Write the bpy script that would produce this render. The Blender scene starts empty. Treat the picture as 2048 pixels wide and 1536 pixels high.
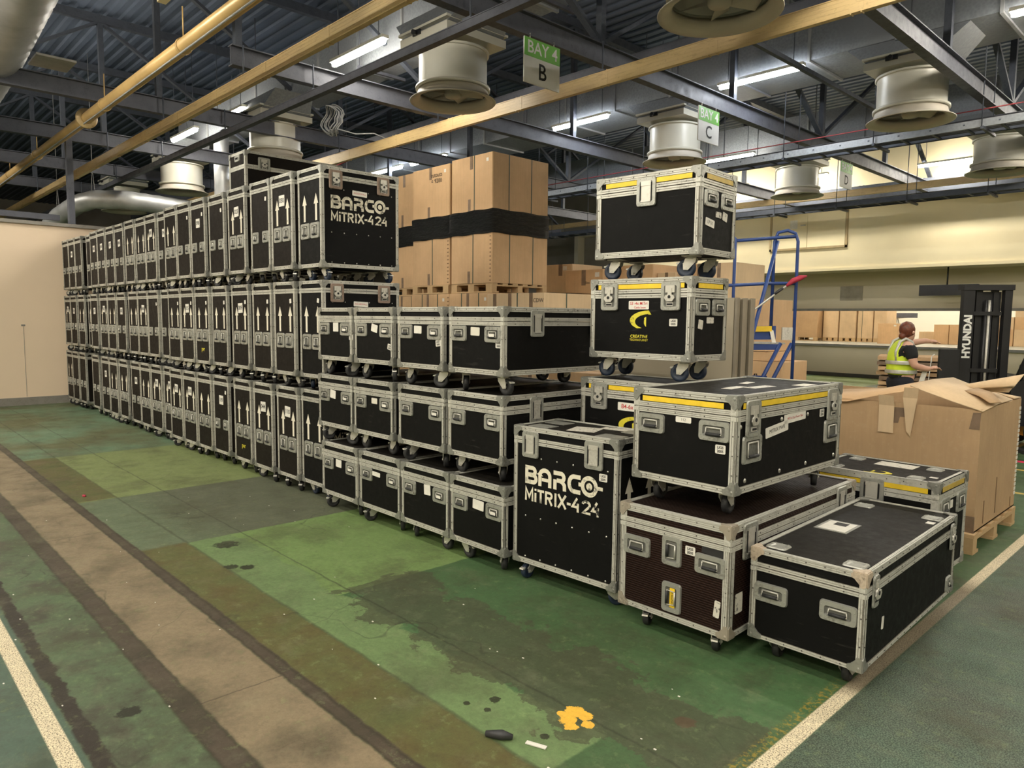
import bpy, math, random
from mathutils import Vector, Matrix
random.seed(7)
SC = bpy.context.scene
COL = SC.collection
PI = math.pi
# ------------------------------------------------------------------ camera, world, lights, exposure
cam = bpy.data.cameras.new('camera'); co = bpy.data.objects.new('camera', cam); COL.objects.link(co)
SC.camera = co
cam.sensor_fit = 'HORIZONTAL'; cam.sensor_width = 36.0; cam.lens = 36.0*1435.55/2048
cam.clip_start = 0.05; cam.clip_end = 200
_yaw, _pitch, _roll = 0.810251, 0.0914306, 0.0103225
_f = Vector((-math.sin(_yaw)*math.cos(_pitch), math.cos(_yaw)*math.cos(_pitch), -math.sin(_pitch)))
_r = Vector((math.cos(_yaw), math.sin(_yaw), 0)); _u = _r.cross(_f)
_r2 = _r*math.cos(_roll)+_u*math.sin(_roll); _u2 = -_r*math.sin(_roll)+_u*math.cos(_roll)
_m = Matrix((_r2, _u2, -_f)).transposed().to_4x4(); _m.translation = Vector((0, 0, 1.65))
co.matrix_world = _m
vs = SC.view_settings
vs.view_transform = 'Standard'; vs.look = 'None'; vs.gamma = 1.0; vs.use_curve_mapping = False
vs.exposure = 1.85
w = bpy.data.worlds.new('world'); SC.world = w; w.use_nodes = True
bg = w.node_tree.nodes['Background']; bg.inputs[0].default_value = (.62, .72, 1, 1); bg.inputs[1].default_value = 0.25
LAMP_STRENGTH = 44.0
LAMP_COL = (1.0, .935, .80)

# ------------------------------------------------------------------ mesh helpers
class MB:
    def __init__(s): s.v = []; s.f = []; s.m = []; s.sm = []
    def add(s, vs, fs, m=0, sm=False):
        o = len(s.v); s.v += [tuple(v) for v in vs]
        for f in fs: s.f.append(tuple(o+i for i in f)); s.m.append(m); s.sm.append(sm)
        return s
    def box(s, x0, x1, y0, y1, z0, z1, m=0):
        return s.add([(x0,y0,z0),(x1,y0,z0),(x1,y1,z0),(x0,y1,z0),(x0,y0,z1),(x1,y0,z1),(x1,y1,z1),(x0,y1,z1)],
                     [(0,3,2,1),(4,5,6,7),(0,1,5,4),(1,2,6,5),(2,3,7,6),(3,0,4,7)], m)
    def bar(s, p, q, w, h, m=0, up=(0,0,1)):
        p = Vector(p); q = Vector(q); d = (q-p).normalized(); u = Vector(up)
        if abs(d.dot(u)) > .98: u = Vector((1,0,0))
        a = d.cross(u).normalized()*w/2; b = a.cross(d).normalized()*h/2
        vs = [p-a-b, p+a-b, p+a+b, p-a+b, q-a-b, q+a-b, q+a+b, q-a+b]
        return s.add(vs, [(0,1,2,3),(7,6,5,4),(0,4,5,1),(1,5,6,2),(2,6,7,3),(3,7,4,0)], m)
    def tube(s, pts, r, n=8, m=0, caps=True, closed=False):
        pts = [Vector(p) for p in pts]; N = len(pts); o = len(s.v); prev = None
        rr = r if isinstance(r, (list, tuple)) else [r]*N
        for i, p in enumerate(pts):
            if closed: d = pts[(i+1) % N]-pts[i-1]
            else: d = pts[min(i+1, N-1)]-pts[max(i-1, 0)]
            d.normalize()
            if prev is None:
                a = d.cross(Vector((0,0,1)) if abs(d.z) < .9 else Vector((1,0,0))).normalized()
            else:
                a = (prev-d*prev.dot(d)).normalized()
            prev = a; b = d.cross(a)
            for k in range(n):
                t = 2*PI*k/n; s.v.append(tuple(p+a*math.cos(t)*rr[i]+b*math.sin(t)*rr[i]))
        for i in range(N if closed else N-1):
            j = (i+1) % N
            for k in range(n):
                k2 = (k+1) % n
                s.f.append((o+i*n+k, o+j*n+k, o+j*n+k2, o+i*n+k2)); s.m.append(m); s.sm.append(True)
        if caps and not closed:
            s.f.append(tuple(o+k for k in range(n))); s.m.append(m); s.sm.append(False)
            s.f.append(tuple(o+(N-1)*n+k for k in reversed(range(n)))); s.m.append(m); s.sm.append(False)
        return s
    def cyl(s, p, q, r, n=12, m=0): return s.tube([p, q], r, n, m)
    def lathe(s, prof, c=(0,0,0), n=32, m=0, axis='z', closed=False):
        o = len(s.v); N = len(prof)
        for (r, z) in prof:
            for k in range(n):
                t = 2*PI*k/n; x, y = r*math.cos(t), r*math.sin(t)
                s.v.append({'z': (c[0]+x, c[1]+y, c[2]+z), 'x': (c[0]+z, c[1]+x, c[2]+y), 'y': (c[0]+x, c[1]+z, c[2]-y)}[axis])
        for i in range(N if closed else N-1):
            j = (i+1) % N
            for k in range(n):
                k2 = (k+1) % n
                s.f.append((o+i*n+k, o+i*n+k2, o+j*n+k2, o+j*n+k)); s.m.append(m); s.sm.append(True)
        return s
    def ball(s, c, r, n=10, k=6, m=0):
        return s.lathe([(max(r*math.sin(PI*i/k), 1e-5), -r*math.cos(PI*i/k)) for i in range(k+1)], c, n, m)
    def prism(s, poly, y0, y1, m=0):     # poly in (x,z), extruded along y
        n = len(poly)
        vs = [(x, y0, z) for x, z in poly]+[(x, y1, z) for x, z in poly]
        fs = [tuple(range(n)), tuple(reversed(range(n, 2*n)))]+[(i, i+n, (i+1) % n+n, (i+1) % n) for i in range(n)]
        return s.add(vs, fs, m)
    def mesh(s, name, mats):
        me = bpy.data.meshes.new(name)
        me.from_pydata(s.v, [], s.f)
        for mt in (mats if isinstance(mats, (list, tuple)) else [mats]): me.materials.append(mt)
        me.polygons.foreach_set('material_index', s.m)
        me.polygons.foreach_set('use_smooth', s.sm)
        me.update(); return me
    def obj(s, name, mats, parent=None, loc=(0,0,0), rot=None):
        return O(name, s.mesh(name, mats), parent, loc, rot)
def O(name, me, parent=None, loc=(0,0,0), rot=None):
    o = bpy.data.objects.new(name, me); COL.objects.link(o)
    if parent: o.parent = parent
    o.location = loc
    if rot is not None:
        if isinstance(rot, Matrix): o.rotation_euler = rot.to_euler()
        else: o.rotation_euler = rot
    return o
def tag(o, label=None, cat=None, group=None, kind=None):
    if label: o['label'] = label
    if cat: o['category'] = cat
    if group: o['group'] = group
    if kind: o['kind'] = kind
    return o
def thing(name, label, cat, loc=(0,0,0), rz=0, group=None):
    o = bpy.data.objects.new(name, None); COL.objects.link(o); o.empty_display_size = .1
    o.location = loc; o.rotation_euler = (0, 0, rz)
    return tag(o, label, cat, group)
def struct(o): o['kind'] = 'structure'; return o
def copy_tree(o, parent=None):
    c = o.copy(); COL.objects.link(c)
    if parent: c.parent = parent
    for ch in list(o.children): copy_tree(ch, c)
    return c
def rrect(w, h, r, n=3):
    out = []
    for cx, cz, a0 in ((w/2-r, h/2-r, 0), (-w/2+r, h/2-r, 90), (-w/2+r, -h/2+r, 180), (w/2-r, -h/2+r, 270)):
        for i in range(n+1):
            a = math.radians(a0+90*i/n); out.append((cx+r*math.cos(a), cz+r*math.sin(a)))
    return out

# ------------------------------------------------------------------ materials
def srgb(r, g, b):
    def f(c):
        c /= 255; return c/12.92 if c <= .04045 else ((c+.055)/1.055)**2.4
    return (f(r), f(g), f(b), 1)
class NT:
    def __init__(s, name):
        s.mat = bpy.data.materials.new(name); s.mat.use_nodes = True; s.t = s.mat.node_tree; s.b = s.t.nodes['Principled BSDF']
        s.geo = None
    def n(s, t, **k):
        x = s.t.nodes.new(t)
        for a, b in k.items(): setattr(x, a, b)
        return x
    def l(s, a, b): s.t.links.new(a, b)
    def put(s, sock, v):
        if isinstance(v, (int, float)): sock.default_value = v
        elif isinstance(v, (tuple, list)): sock.default_value = tuple(v) if len(v) == 4 or sock.type == 'VECTOR' else tuple(v)+(1,)
        else: s.l(v, sock)
    def math(s, op, a, b=0.0, c=None, clamp=False):
        x = s.n('ShaderNodeMath', operation=op, use_clamp=clamp); s.put(x.inputs[0], a); s.put(x.inputs[1], b)
        if c is not None: s.put(x.inputs[2], c)
        return x.outputs[0]
    def mix(s, f, a, b, mode='MIX'):
        x = s.n('ShaderNodeMix', data_type='RGBA', blend_type=mode); s.put(x.inputs[0], f); s.put(x.inputs[6], a); s.put(x.inputs[7], b); return x.outputs[2]
    def coord(s, kind='Object'):
        return s.n('ShaderNodeTexCoord').outputs[kind]
    def pos(s):
        if s.geo is None: s.geo = s.n('ShaderNodeNewGeometry')
        return s.geo.outputs['Position']
    def noise(s, vec, scale, detail=4, rough=.55, sc=None):
        if sc:
            mp = s.n('ShaderNodeMapping'); s.l(vec, mp.inputs[0]); mp.inputs['Scale'].default_value = sc; vec = mp.outputs[0]
        x = s.n('ShaderNodeTexNoise'); s.l(vec, x.inputs['Vector']); x.inputs['Scale'].default_value = scale; x.inputs['Detail'].default_value = detail; x.inputs['Roughness'].default_value = rough
        return x.outputs['Fac']
    def ramp(s, v, lo, hi, a=0.0, b=1.0):
        x = s.n('ShaderNodeMapRange', clamp=True); s.put(x.inputs[0], v); s.put(x.inputs[1], lo); s.put(x.inputs[2], hi); s.put(x.inputs[3], a); s.put(x.inputs[4], b); return x.outputs[0]
    def bump(s, h, strength=.2, dist=.01):
        x = s.n('ShaderNodeBump'); s.put(x.inputs['Height'], h); x.inputs['Strength'].default_value = strength; x.inputs['Distance'].default_value = dist
        s.l(x.outputs[0], s.b.inputs['Normal'])
    def fin(s, col=None, rough=.5, metal=0.0, spec=None):
        if col is not None: s.put(s.b.inputs['Base Color'], col)
        s.put(s.b.inputs['Roughness'], rough); s.put(s.b.inputs['Metallic'], metal)
        if spec is not None: s.b.inputs['Specular IOR Level'].default_value = spec
        return s.mat
def M(name, col, rough=.5, metal=0.0, var=.15, scale=6.0, spec=None, bump=0.0, bscale=60.0):
    t = NT(name); c = t.coord()
    nz = t.noise(c, scale)
    dark = tuple(x*(1-var) for x in col[:3])+(1,); lite = tuple(min(1, x*(1+var)) for x in col[:3])+(1,)
    cc = t.mix(t.ramp(nz, .3, .7), dark, lite)
    if bump: t.bump(t.noise(c, bscale), bump, .005)
    return t.fin(cc, rough, metal, spec)
def scuffed_panel(name, base, scuff, amount=.62, bump_wave=False):
    t = NT(name); c = t.pos()
    n1 = t.noise(c, 2.3, 5, .6); n2 = t.noise(c, 22, 6, .7); n3 = t.noise(c, 7, 3, .5, (1, 1, 6))
    f = t.math('MULTIPLY', t.ramp(n1, amount, .8), t.ramp(n2, .5, .75))
    f2 = t.math('MULTIPLY', t.ramp(n3, .66, .74), .35)
    col = t.mix(t.math('MAXIMUM', f, f2), base, scuff)
    col = t.mix(t.ramp(n1, .35, .65), col, t.mix(.5, col, tuple(x*1.8 for x in base[:3])+(1,)))
    if bump_wave:
        wv = t.n('ShaderNodeTexWave', wave_type='BANDS', bands_direction='Z'); wv.inputs['Scale'].default_value = 26; wv.inputs['Distortion'].default_value = 1.5; wv.inputs['Detail Scale'].default_value = 8
        t.l(c, wv.inputs['Vector'])
        w2 = t.n('ShaderNodeTexWave', wave_type='BANDS', bands_direction='DIAGONAL'); w2.inputs['Scale'].default_value = 22; t.l(c, w2.inputs['Vector'])
        h = t.math('ADD', wv.outputs[1], t.math('MULTIPLY', w2.outputs[1], .5))
        col = t.mix(t.ramp(h, .5, 1.3), t.mix(.6, col, (0, 0, 0, 1)), col)
        t.bump(h, .5, .004)
    else:
        t.bump(t.noise(c, 160, 3, .5), .12, .002)
    return t.fin(col, t.ramp(n2, .3, .7, .5, .68), 0, .13)
def alloy(name, col, rough, dirt=.55, metal=.55):
    t = NT(name); c = t.pos()
    n1 = t.noise(c, 9, 5, .65); n2 = t.noise(c, 70, 4, .6); n3 = t.noise(c, 1.3, 2)
    d = t.math('MULTIPLY', t.ramp(n1, .45, .75), t.ramp(n2, .42, .62))
    d = t.math('ADD', t.math('MULTIPLY', d, dirt), t.math('MULTIPLY', t.ramp(n3, .4, .7), .12), clamp=True)
    cc = t.mix(d, col, (col[0]*.16, col[1]*.14, col[2]*.11, 1))
    t.bump(n2, .15, .002)
    return t.fin(cc, t.ramp(n1, .3, .7, rough, rough+.2), metal)
BLACK = scuffed_panel('black_laminate', (.0035, .0034, .0033, 1), (.05, .047, .042, 1))
BLACK2 = scuffed_panel('brownish_black_laminate', (.0085, .0065, .0052, 1), (.055, .047, .04, 1), .66)
BROWN = scuffed_panel('brown_hex_laminate', (.022, .0095, .0065, 1), (.07, .045, .035, 1), .64, True)
TOPBLK = scuffed_panel('dusty_black_lid', (.010, .0088, .0072, 1), (.085, .075, .06, 1), .52)
TOPBRN = scuffed_panel('dusty_brown_lid', (.035, .021, .016, 1), (.14, .11, .09, 1), .55, True)
ALU = alloy('aluminium_extrusion', (.60, .59, .53, 1), .38, .66, .3)
ALU2 = alloy('galvanised_fitting', (.43, .43, .39, 1), .33, .8, .55)
CORNERM = alloy('corner_steel', (.34, .34, .31, 1), .32, .7, .6)
GROOVE = alloy('shaded_groove', (.22, .20, .16, 1), .6, .5, .2)  # groove shade between the ribs is put into this darker colour
PAN = alloy('shaded_pan', (.20, .20, .18, 1), .4, .6, .4)  # darker than the ring: shade of the dish recess painted as colour
DOT = M('dark_rivet', (.07, .06, .05, 1), .5)
RUSTY = alloy('rusty_fitting', (.56, .46, .35, 1), .55, .9, .2)
BRNFIT = alloy('tarnished_fitting', (.40, .35, .28, 1), .45, .8, .4)
RUSTY2 = alloy('dark_rusted_fitting', (.30, .22, .17, 1), .5, .8, .3)
RIVET = M('steel_rivet', (.55, .53, .48, 1), .35, .8)
STEEL = alloy('zinc_steel', (.62, .60, .54, 1), .34, .5, .5)
RUBBER = M('black_rubber', (.016, .016, .017, 1), .6, 0, .3, 20)
BLUERUB = M('dark_blue_rubber', (.012, .022, .045, 1), .5, 0, .2, 20)
BLUERUB2 = M('blue_wheel_rubber', (.015, .03, .12, 1), .5, 0, .2, 20)
DARK = M('dark_gap', (.006, .006, .006, 1), .7)
def paint(name, col, lo=.62, rough=.6, under=(.012, .011, .01, 1), sc=24):
    t = NT(name); c = t.pos()
    a = t.noise(c, sc, 6, .75); b = t.noise(c, 3.1, 3)
    ch = t.math('MULTIPLY', t.ramp(a, lo-.04, lo), t.ramp(b, .38, .55))
    return t.fin(t.mix(ch, t.mix(t.ramp(b, .3, .7), col, tuple(x*.86 for x in col[:3])+(1,)), under), rough)
WHITEPAINT = paint('chipped_cream_paint', (.74, .69, .55, 1), .56)
ARROWPAINT = paint('cream_arrow_paint', (.78, .73, .60, 1), .66)
YELPAINT = paint('chipped_yellow_paint', (.72, .62, .04, 1), .62)
STICK = M('white_sticker', (.74, .71, .64, 1), .5, 0, .08, 30)
STICKWORN = paint('torn_sticker', (.70, .66, .57, 1), .6, .5, (.10, .09, .08, 1), 40)
INK = M('black_ink', (.012, .012, .012, 1), .6)
REDINK = M('red_ink', (.50, .03, .03, 1), .6)
YTAPE = M('yellow_tape', (.80, .55, .03, 1), .45, 0, .12, 12)
YTAPE2 = M('faded_yellow_tape', (.50, .35, .06, 1), .5, 0, .2, 12)
def cardboard(name, col):
    t = NT(name); c = t.pos()
    n1 = t.noise(c, 1.6, 4, .6); n2 = t.noise(c, 30, 4, .6); n3 = t.noise(c, 40, 2, .5, (1, 1, .05))
    a = t.mix(t.ramp(n1, .3, .7), tuple(x*.86 for x in col[:3])+(1,), tuple(x*1.1 for x in col[:3])+(1,))
    a = t.mix(t.math('MULTIPLY', t.ramp(n3, .4, .6), .05), a, (.1, .06, .03, 1))
    a = t.mix(t.math('MULTIPLY', t.ramp(n2, .55, .75), .12), a, (.75, .6, .42, 1))
    t.bump(n3, .08, .004)
    return t.fin(a, .78)
CARD = cardboard('cardboard', (.63, .41, .225, 1))
CARD2 = cardboard('pale_cardboard', (.68, .50, .31, 1))
CARD3 = cardboard('brown_cardboard', (.50, .33, .18, 1))
CTAPE = M('brown_parcel_tape', (.42, .27, .12, 1), .25, 0, .15, 10)
CTAPE2 = M('dark_parcel_tape', (.22, .15, .10, 1), .3, 0, .2, 10)
STRAPG = M('dark_green_strap', (.06, .085, .06, 1), .4)
CREASE = M('dark_card_edge', (.20, .12, .06, 1), .8)
WOOD = cardboard('pallet_wood', (.56, .38, .20, 1))
WOOD2 = cardboard('grey_pallet_wood', (.42, .31, .19, 1))
t = NT('black_stretch_film'); c = t.pos()
nn = t.noise(c, 14, 5, .6, (.5, .5, 7)); t.bump(nn, 1.0, .05); t.fin((.006, .006, .007, 1), t.ramp(nn, .3, .7, .06, .22)); FILM = t.mat
WALLP = M('cream_wall_paint', (.82, .72, .48, 1), .6, 0, .07, .6)
RECESSP = M('dull_cream_paint', (.62, .54, .40, 1), .6, 0, .05, .5)
PARTP = M('pinkish_cream_panel', (.88, .70, .52, 1), .55, 0, .03, .7)
SKIRT = alloy('grey_skirting', (.30, .28, .25, 1), .5, .4, .2)
DIMWALL = M('dim_grey_wall', (.26, .24, .21, 1), .8, 0, .3, .5)
WHITEWALL = M('white_far_wall', (.70, .66, .56, 1), .7, 0, .04, .4)
BEAM = alloy('grey_painted_steel', (.10, .105, .13, 1), .5, .5, .2)
BEAMD = alloy('dark_painted_steel', (.075, .085, .11, 1), .5, .5, .2)
DECK = M('dark_roof_deck', (.10, .125, .18, 1), .7, 0, .2, .8)
def ybeam():
    t = NT('yellow_painted_trunking'); c = t.pos()
    n1 = t.noise(c, 1.1, 4, .6, (1, 3, 3)); n2 = t.noise(c, 5, 5, .7, (1, 6, 6)); n3 = t.noise(c, 30, 3)
    a = t.mix(t.ramp(n1, .35, .65), (.68, .50, .24, 1), (.56, .40, .21, 1))
    a = t.mix(t.math('MULTIPLY', t.ramp(n2, .55, .72), .55), a, (.20, .09, .05, 1))
    a = t.mix(t.math('MULTIPLY', t.ramp(n3, .6, .75), .3), a, (.10, .06, .03, 1))
    return t.fin(a, .45)
YBEAM = ybeam()
PIPE = M('golden_painted_pipe', (.66, .44, .18, 1), .35, .1, .2, 1.2)
GALV = None
t = NT('galvanised_sheet'); c = t.pos()
vv = t.n('ShaderNodeTexVoronoi'); vv.inputs['Scale'].default_value = 26; t.l(c, vv.inputs['Vector'])
n1 = t.noise(c, .9, 3)
GALV = t.fin(t.mix(t.ramp(n1, .3, .7), t.mix(vv.outputs['Distance'], (.20, .22, .25, 1), (.36, .39, .42, 1)), (.24, .25, .27, 1)), .42, .3)
SPIRAL = M('spiral_duct_steel', (.40, .41, .42, 1), .4, .4, .2, 3)
FANP = M('cream_fan_enamel', (.62, .60, .52, 1), .35, 0, .08, 1.5)
FAND = M('dusty_fan_rim', (.52, .48, .41, 1), .5, 0, .15, 2)
SIGNW = M('white_sign_face', (.80, .80, .80, 1), .5, 0, .04)
SIGNG = M('green_sign_face', (.17, .50, .07, 1), .45, 0, .04)
LETW = M('white_sign_letters', (.78, .78, .74, 1), .5)
TRAYG = GALV
CABLE = M('dark_cable', (.03, .03, .032, 1), .5)
CABLEG = M('grey_cable', (.32, .32, .32, 1), .5)
REDC = M('red_conduit', (.34, .05, .06, 1), .4)
BLUE = M('blue_step_paint', (.022, .055, .21, 1), .4, 0, .2, 4)
HIVIS = M('hi_vis_yellow', (.62, .78, .04, 1), .7, 0, .08, 8)
REFL = M('reflective_band', (.55, .55, .50, 1), .35, .3, .1)
CLOTH = M('black_cloth', (.010, .010, .012, 1), .85, 0, .2, 10)
NAVY = M('navy_trousers', (.009, .010, .018, 1), .85, 0, .2, 10)
SKIN = M('skin', (.62, .36, .26, 1), .5, 0, .06, 12)
HAIR = M('auburn_hair', (.13, .035, .016, 1), .45, 0, .4, 30)
FORK = M('forklift_black', (.022, .022, .024, 1), .4, .2, .2, 5)
ORANGE = M('forklift_orange', (.72, .27, .02, 1), .35)
PANELB = M('beige_panel', (.42, .36, .26, 1), .55, 0, .05, 1)
REDGLOVE = M('red_cloth', (.42, .03, .06, 1), .7)
def emis(name, col, s):
    t = NT(name); t.b.inputs['Base Color'].default_value = (.9, .9, .9, 1); t.b.inputs['Emission Color'].default_value = col; t.b.inputs['Emission Strength'].default_value = s; return t.mat
TUBE = emis('lit_tube', LAMP_COL+(1,), LAMP_STRENGTH)
TUBEC = emis('lit_tube_cool', (.93, .97, 1.0, 1), LAMP_STRENGTH*.75)

def floor_mat():
    t = NT('painted_concrete_floor')
    sep = t.n('ShaderNodeSeparateXYZ'); t.l(t.pos(), sep.inputs[0]); X, Y = sep.outputs[0], sep.outputs[1]
    P = t.pos()
    j = t.noise(P, 9, 5, .65); j2 = t.noise(P, 2.2, 4, .6)
    wob = t.math('MULTIPLY', t.math('SUBTRACT', j, .5), .10)
    wobs = t.math('MULTIPLY', t.math('SUBTRACT', j, .5), .035)
    Yw = t.math('ADD', Y, wob); Ys = t.math('ADD', Y, wobs); Xw = t.math('ADD', X, wobs); Xb = t.math('ADD', X, t.math('MULTIPLY', t.math('SUBTRACT', j2, .5), .5))
    def band(v, lo, hi, e=.006):
        return t.math('MULTIPLY', t.ramp(v, lo-e, lo+e), t.ramp(v, hi-e, hi+e, 1.0, 0.0))
    big = t.noise(P, .8, 5, .65); mid = t.noise(P, 3.5, 6, .65); fine = t.noise(P, 45, 5, .7); grit = t.noise(P, 160, 2, .6)
    green = t.mix(t.ramp(big, .35, .65), srgb(62, 80, 50), srgb(66, 98, 60))
    teal = srgb(92, 118, 92); lg = srgb(112, 124, 76); grey = srgb(84, 88, 70); lg2 = srgb(102, 126, 72)
    col = green
    col = t.mix(band(X, -60, -9.5), col, t.mix(t.ramp(big, .4, .6), teal, srgb(88, 92, 62)))
    col = t.mix(band(Xw, -9.5, -7.05), col, lg)
    col = t.mix(band(Xw, -7.05, -5.3), col, t.mix(t.ramp(Y, 1.78, 2.3), srgb(88, 100, 76), grey))
    col = t.mix(t.math('MULTIPLY', band(Xw, -5.3, -3.69), t.ramp(Yw, 1.78, 1.82)), col, lg2)
    col = t.mix(t.math('MULTIPLY', band(Xw, -5.3, -1.7), band(t.math('ADD', Yw, t.math('MULTIPLY', t.math('SUBTRACT', j2, .5), .25)), 1.75, 2.14)), col, srgb(98, 120, 76))
    col = t.mix(t.math('MULTIPLY', t.math('MULTIPLY', band(Xb, -3.72, -1.25), band(t.math('ADD', Y, t.math('MULTIPLY', t.math('SUBTRACT', mid, .5), .9)), 2.1, 2.62)), .75), col, srgb(66, 68, 50))
    # green far zone beyond the row
    # olive, brown and concrete strips running along the row
    olive = t.mix(t.ramp(mid, .35, .65), srgb(84, 76, 44), srgb(84, 90, 50))
    inX = t.ramp(X, -9.52, -9.48)
    col = t.mix(t.math('MULTIPLY', t.math('MULTIPLY', band(Ys, 1.49, 1.80), t.ramp(t.math('ABSOLUTE', t.math('ADD', X, 6.2)), .85, .9)), inX), col, olive)
    brown = t.mix(t.ramp(mid, .35, .65), srgb(76, 66, 54), srgb(62, 54, 44))
    col = t.mix(band(Ys, 1.425, 1.50), col, brown)
    conc = t.mix(t.ramp(mid, .3, .7), srgb(132, 117, 92), srgb(112, 99, 78))
    col = t.mix(band(Ys, 1.06, 1.425), col, conc)
    col = t.mix(band(Ys, .955, 1.06), col, brown)
    lgreen = t.mix(t.ramp(mid, .35, .65), srgb(64, 64, 50), srgb(84, 104, 74))
    col = t.mix(band(Y, -20, .955), col, lgreen)
    col = t.mix(band(Yw, .61, .68), col, srgb(44, 38, 30))
    col = t.mix(band(Y, -20, .61), col, srgb(70, 88, 74))
    # joints and cracks
    for yj in (2.2,): col = t.mix(t.math('MULTIPLY', band(Ys, yj-.006, yj+.006, .004), .6), col, srgb(40, 42, 30))
    for yj in (1.805, 1.49, 1.43, 1.06, .96): col = t.mix(t.math('MULTIPLY', band(Ys, yj-.008, yj+.008, .006), .55), col, srgb(45, 40, 28))
    for xj in (-3.02, -6.0, -9.0, -12.0): col = t.mix(t.math('MULTIPLY', band(Xw, xj-.005, xj+.005, .003), t.math('MULTIPLY', band(Y, 1.06, 1.43), .6)), col, srgb(60, 48, 38))
    vo = t.n('ShaderNodeTexVoronoi', feature='DISTANCE_TO_EDGE'); vo.inputs['Scale'].default_value = .9; vm = t.n('ShaderNodeVectorMath', operation='ADD'); t.l(P, vm.inputs[0])
    nzv = t.n('ShaderNodeTexNoise'); nzv.inputs['Scale'].default_value = 2.5; t.l(P, nzv.inputs[0]); t.l(nzv.outputs[1], vm.inputs[1]); t.l(vm.outputs[0], vo.inputs['Vector'])
    cr = t.ramp(vo.outputs['Distance'], 0, .012, 1, 0)
    col = t.mix(t.math('MULTIPLY', cr, t.math('MULTIPLY', t.ramp(big, .45, .6), .55)), col, srgb(40, 42, 32))
    # right side asphalt
    asp = t.mix(t.ramp(big, .42, .62), srgb(64, 92, 72), srgb(60, 66, 52))
    asp = t.mix(t.ramp(grit, .42, .62), t.mix(.6, asp, (.01, .012, .01, 1)), t.mix(.25, asp, srgb(150, 160, 140)))
    rightm = t.ramp(X, -1.16, -1.14)
    col = t.mix(rightm, col, asp)
    # wear: dark grime and pale scratches
    sm = t.noise(P, 1.7, 6, .7); col = t.mix(t.math('MULTIPLY', t.ramp(sm, .50, .62), .5), col, t.mix(.8, col, srgb(66, 62, 44)))
    sp = t.noise(P, 14, 6, .75); col = t.mix(t.math('MULTIPLY', t.ramp(sp, .56, .66), .35), col, t.mix(.5, col, srgb(150, 165, 110)))
    col = t.mix(t.math('MULTIPLY', t.ramp(sp, .44, .36), .4), col, t.mix(.6, col, srgb(50, 48, 34)))
    g1 = t.math('MULTIPLY', t.ramp(mid, .52, .72), .45)
    col = t.mix(g1, col, t.mix(.7, col, srgb(48, 44, 32)))
    g2 = t.math('MULTIPLY', t.ramp(fine, .60, .74), .5)
    col = t.mix(g2, col, t.mix(.55, col, srgb(34, 30, 22)))
    scr = t.noise(P, 8, 6, .8, (1.6, .5, 1)); col = t.mix(t.math('MULTIPLY', t.ramp(scr, .64, .70), .35), col, srgb(55, 52, 36))
    # painted lines
    wc = t.mix(t.ramp(grit, .36, .52), srgb(96, 84, 66), srgb(214, 200, 168))
    wl = t.math('MULTIPLY', band(X, -1.215, -1.148, .003), 1.0)
    along_case = t.math('MULTIPLY', t.ramp(Y, 3.15, 3.3), t.ramp(Y, 5.3, 5.0, 0, 1))  # stretch where the line turns browner, along the low case
    browned = t.mix(.72, wc, srgb(84, 70, 52))
    wc2 = t.mix(along_case, wc, browned)
    col = t.mix(wl, col, wc2)
    col = t.mix(t.math('MULTIPLY', band(X, -1.27, -1.218, .01), t.math('MULTIPLY', t.ramp(fine, .50, .58), t.ramp(Y, 3.4, 3.1, 0, .8))), col, srgb(140, 120, 40))
    col = t.mix(band(Y, .52, .588, .003), col, wc)
    # far yellow and pink lines
    for (x0, x1) in ((-2.25, -2.19),): col = t.mix(t.math('MULTIPLY', band(X, x0, x1), t.ramp(Y, 8.5, 8.6)), col, srgb(170, 140, 60))
    for y0 in (8.3, 9.65): col = t.mix(t.math('MULTIPLY', band(Y, y0, y0+.07), band(X, -1.9, 8)), col, srgb(190, 160, 70))
    col = t.mix(t.math('MULTIPLY', band(Y, 10.2, 10.34), band(X, -2.05, 8)), col, srgb(230, 40, 90))
    # splashes
    def blob(cx, cy, r, c, hard=.25, amt=1.0):
        nonlocal col
        dx = t.math('SUBTRACT', X, cx); dy = t.math('SUBTRACT', Y, cy)
        d = t.math('SQRT', t.math('ADD', t.math('MULTIPLY', dx, dx), t.math('MULTIPLY', dy, dy)))
        d = t.math('ADD', d, t.math('MULTIPLY', t.math('SUBTRACT', t.noise(P, 28, 4, .7), .5), r*1.6))
        col = t.mix(t.math('MULTIPLY', t.ramp(d, r*(1-hard), r, 1, 0), amt), col, c)
    for q_ in ((-1.90, 2.19, .045), (-1.85, 2.20, .035), (-1.88, 2.13, .040), (-1.84, 2.10, .030), (-1.80, 2.16, .028), (-1.93, 2.14, .02)): blob(*q_, srgb(215, 165, 45), .05)
    for (bx, by, br) in ((-2.2, 2.01, .028), (-2.16, 1.93, .018), (-2.26, 1.9, .018), (-4.52, 1.91, .05), (-4.6, 1.84, .05), (-5.08, 2.0, .09), (-3.16, .82, .05), (-1.86, 1.97, .022)):
        blob(bx, by, br, srgb(30, 26, 18), .2, .85)
    blob(-1.54, 2.47, .045, srgb(78, 66, 48), .15)
    mt1 = t.noise(P, 26, 6, .8); mt2 = t.noise(P, 6, 7, .75)
    col = t.mix(t.ramp(mt1, .38, .62, .30, 0), col, t.mix(.75, col, (.012, .011, .007, 1)))
    col = t.mix(t.ramp(mt2, .52, .68, 0, .32), col, t.mix(.4, col, srgb(140, 140, 110)))
    hs = t.n('ShaderNodeHueSaturation'); hs.inputs['Saturation'].default_value = .97; hs.inputs['Value'].default_value = 1.25; t.put(hs.inputs['Color'], col); col = hs.outputs[0]
    rough = t.ramp(mid, .3, .7, .5, .72)
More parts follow.
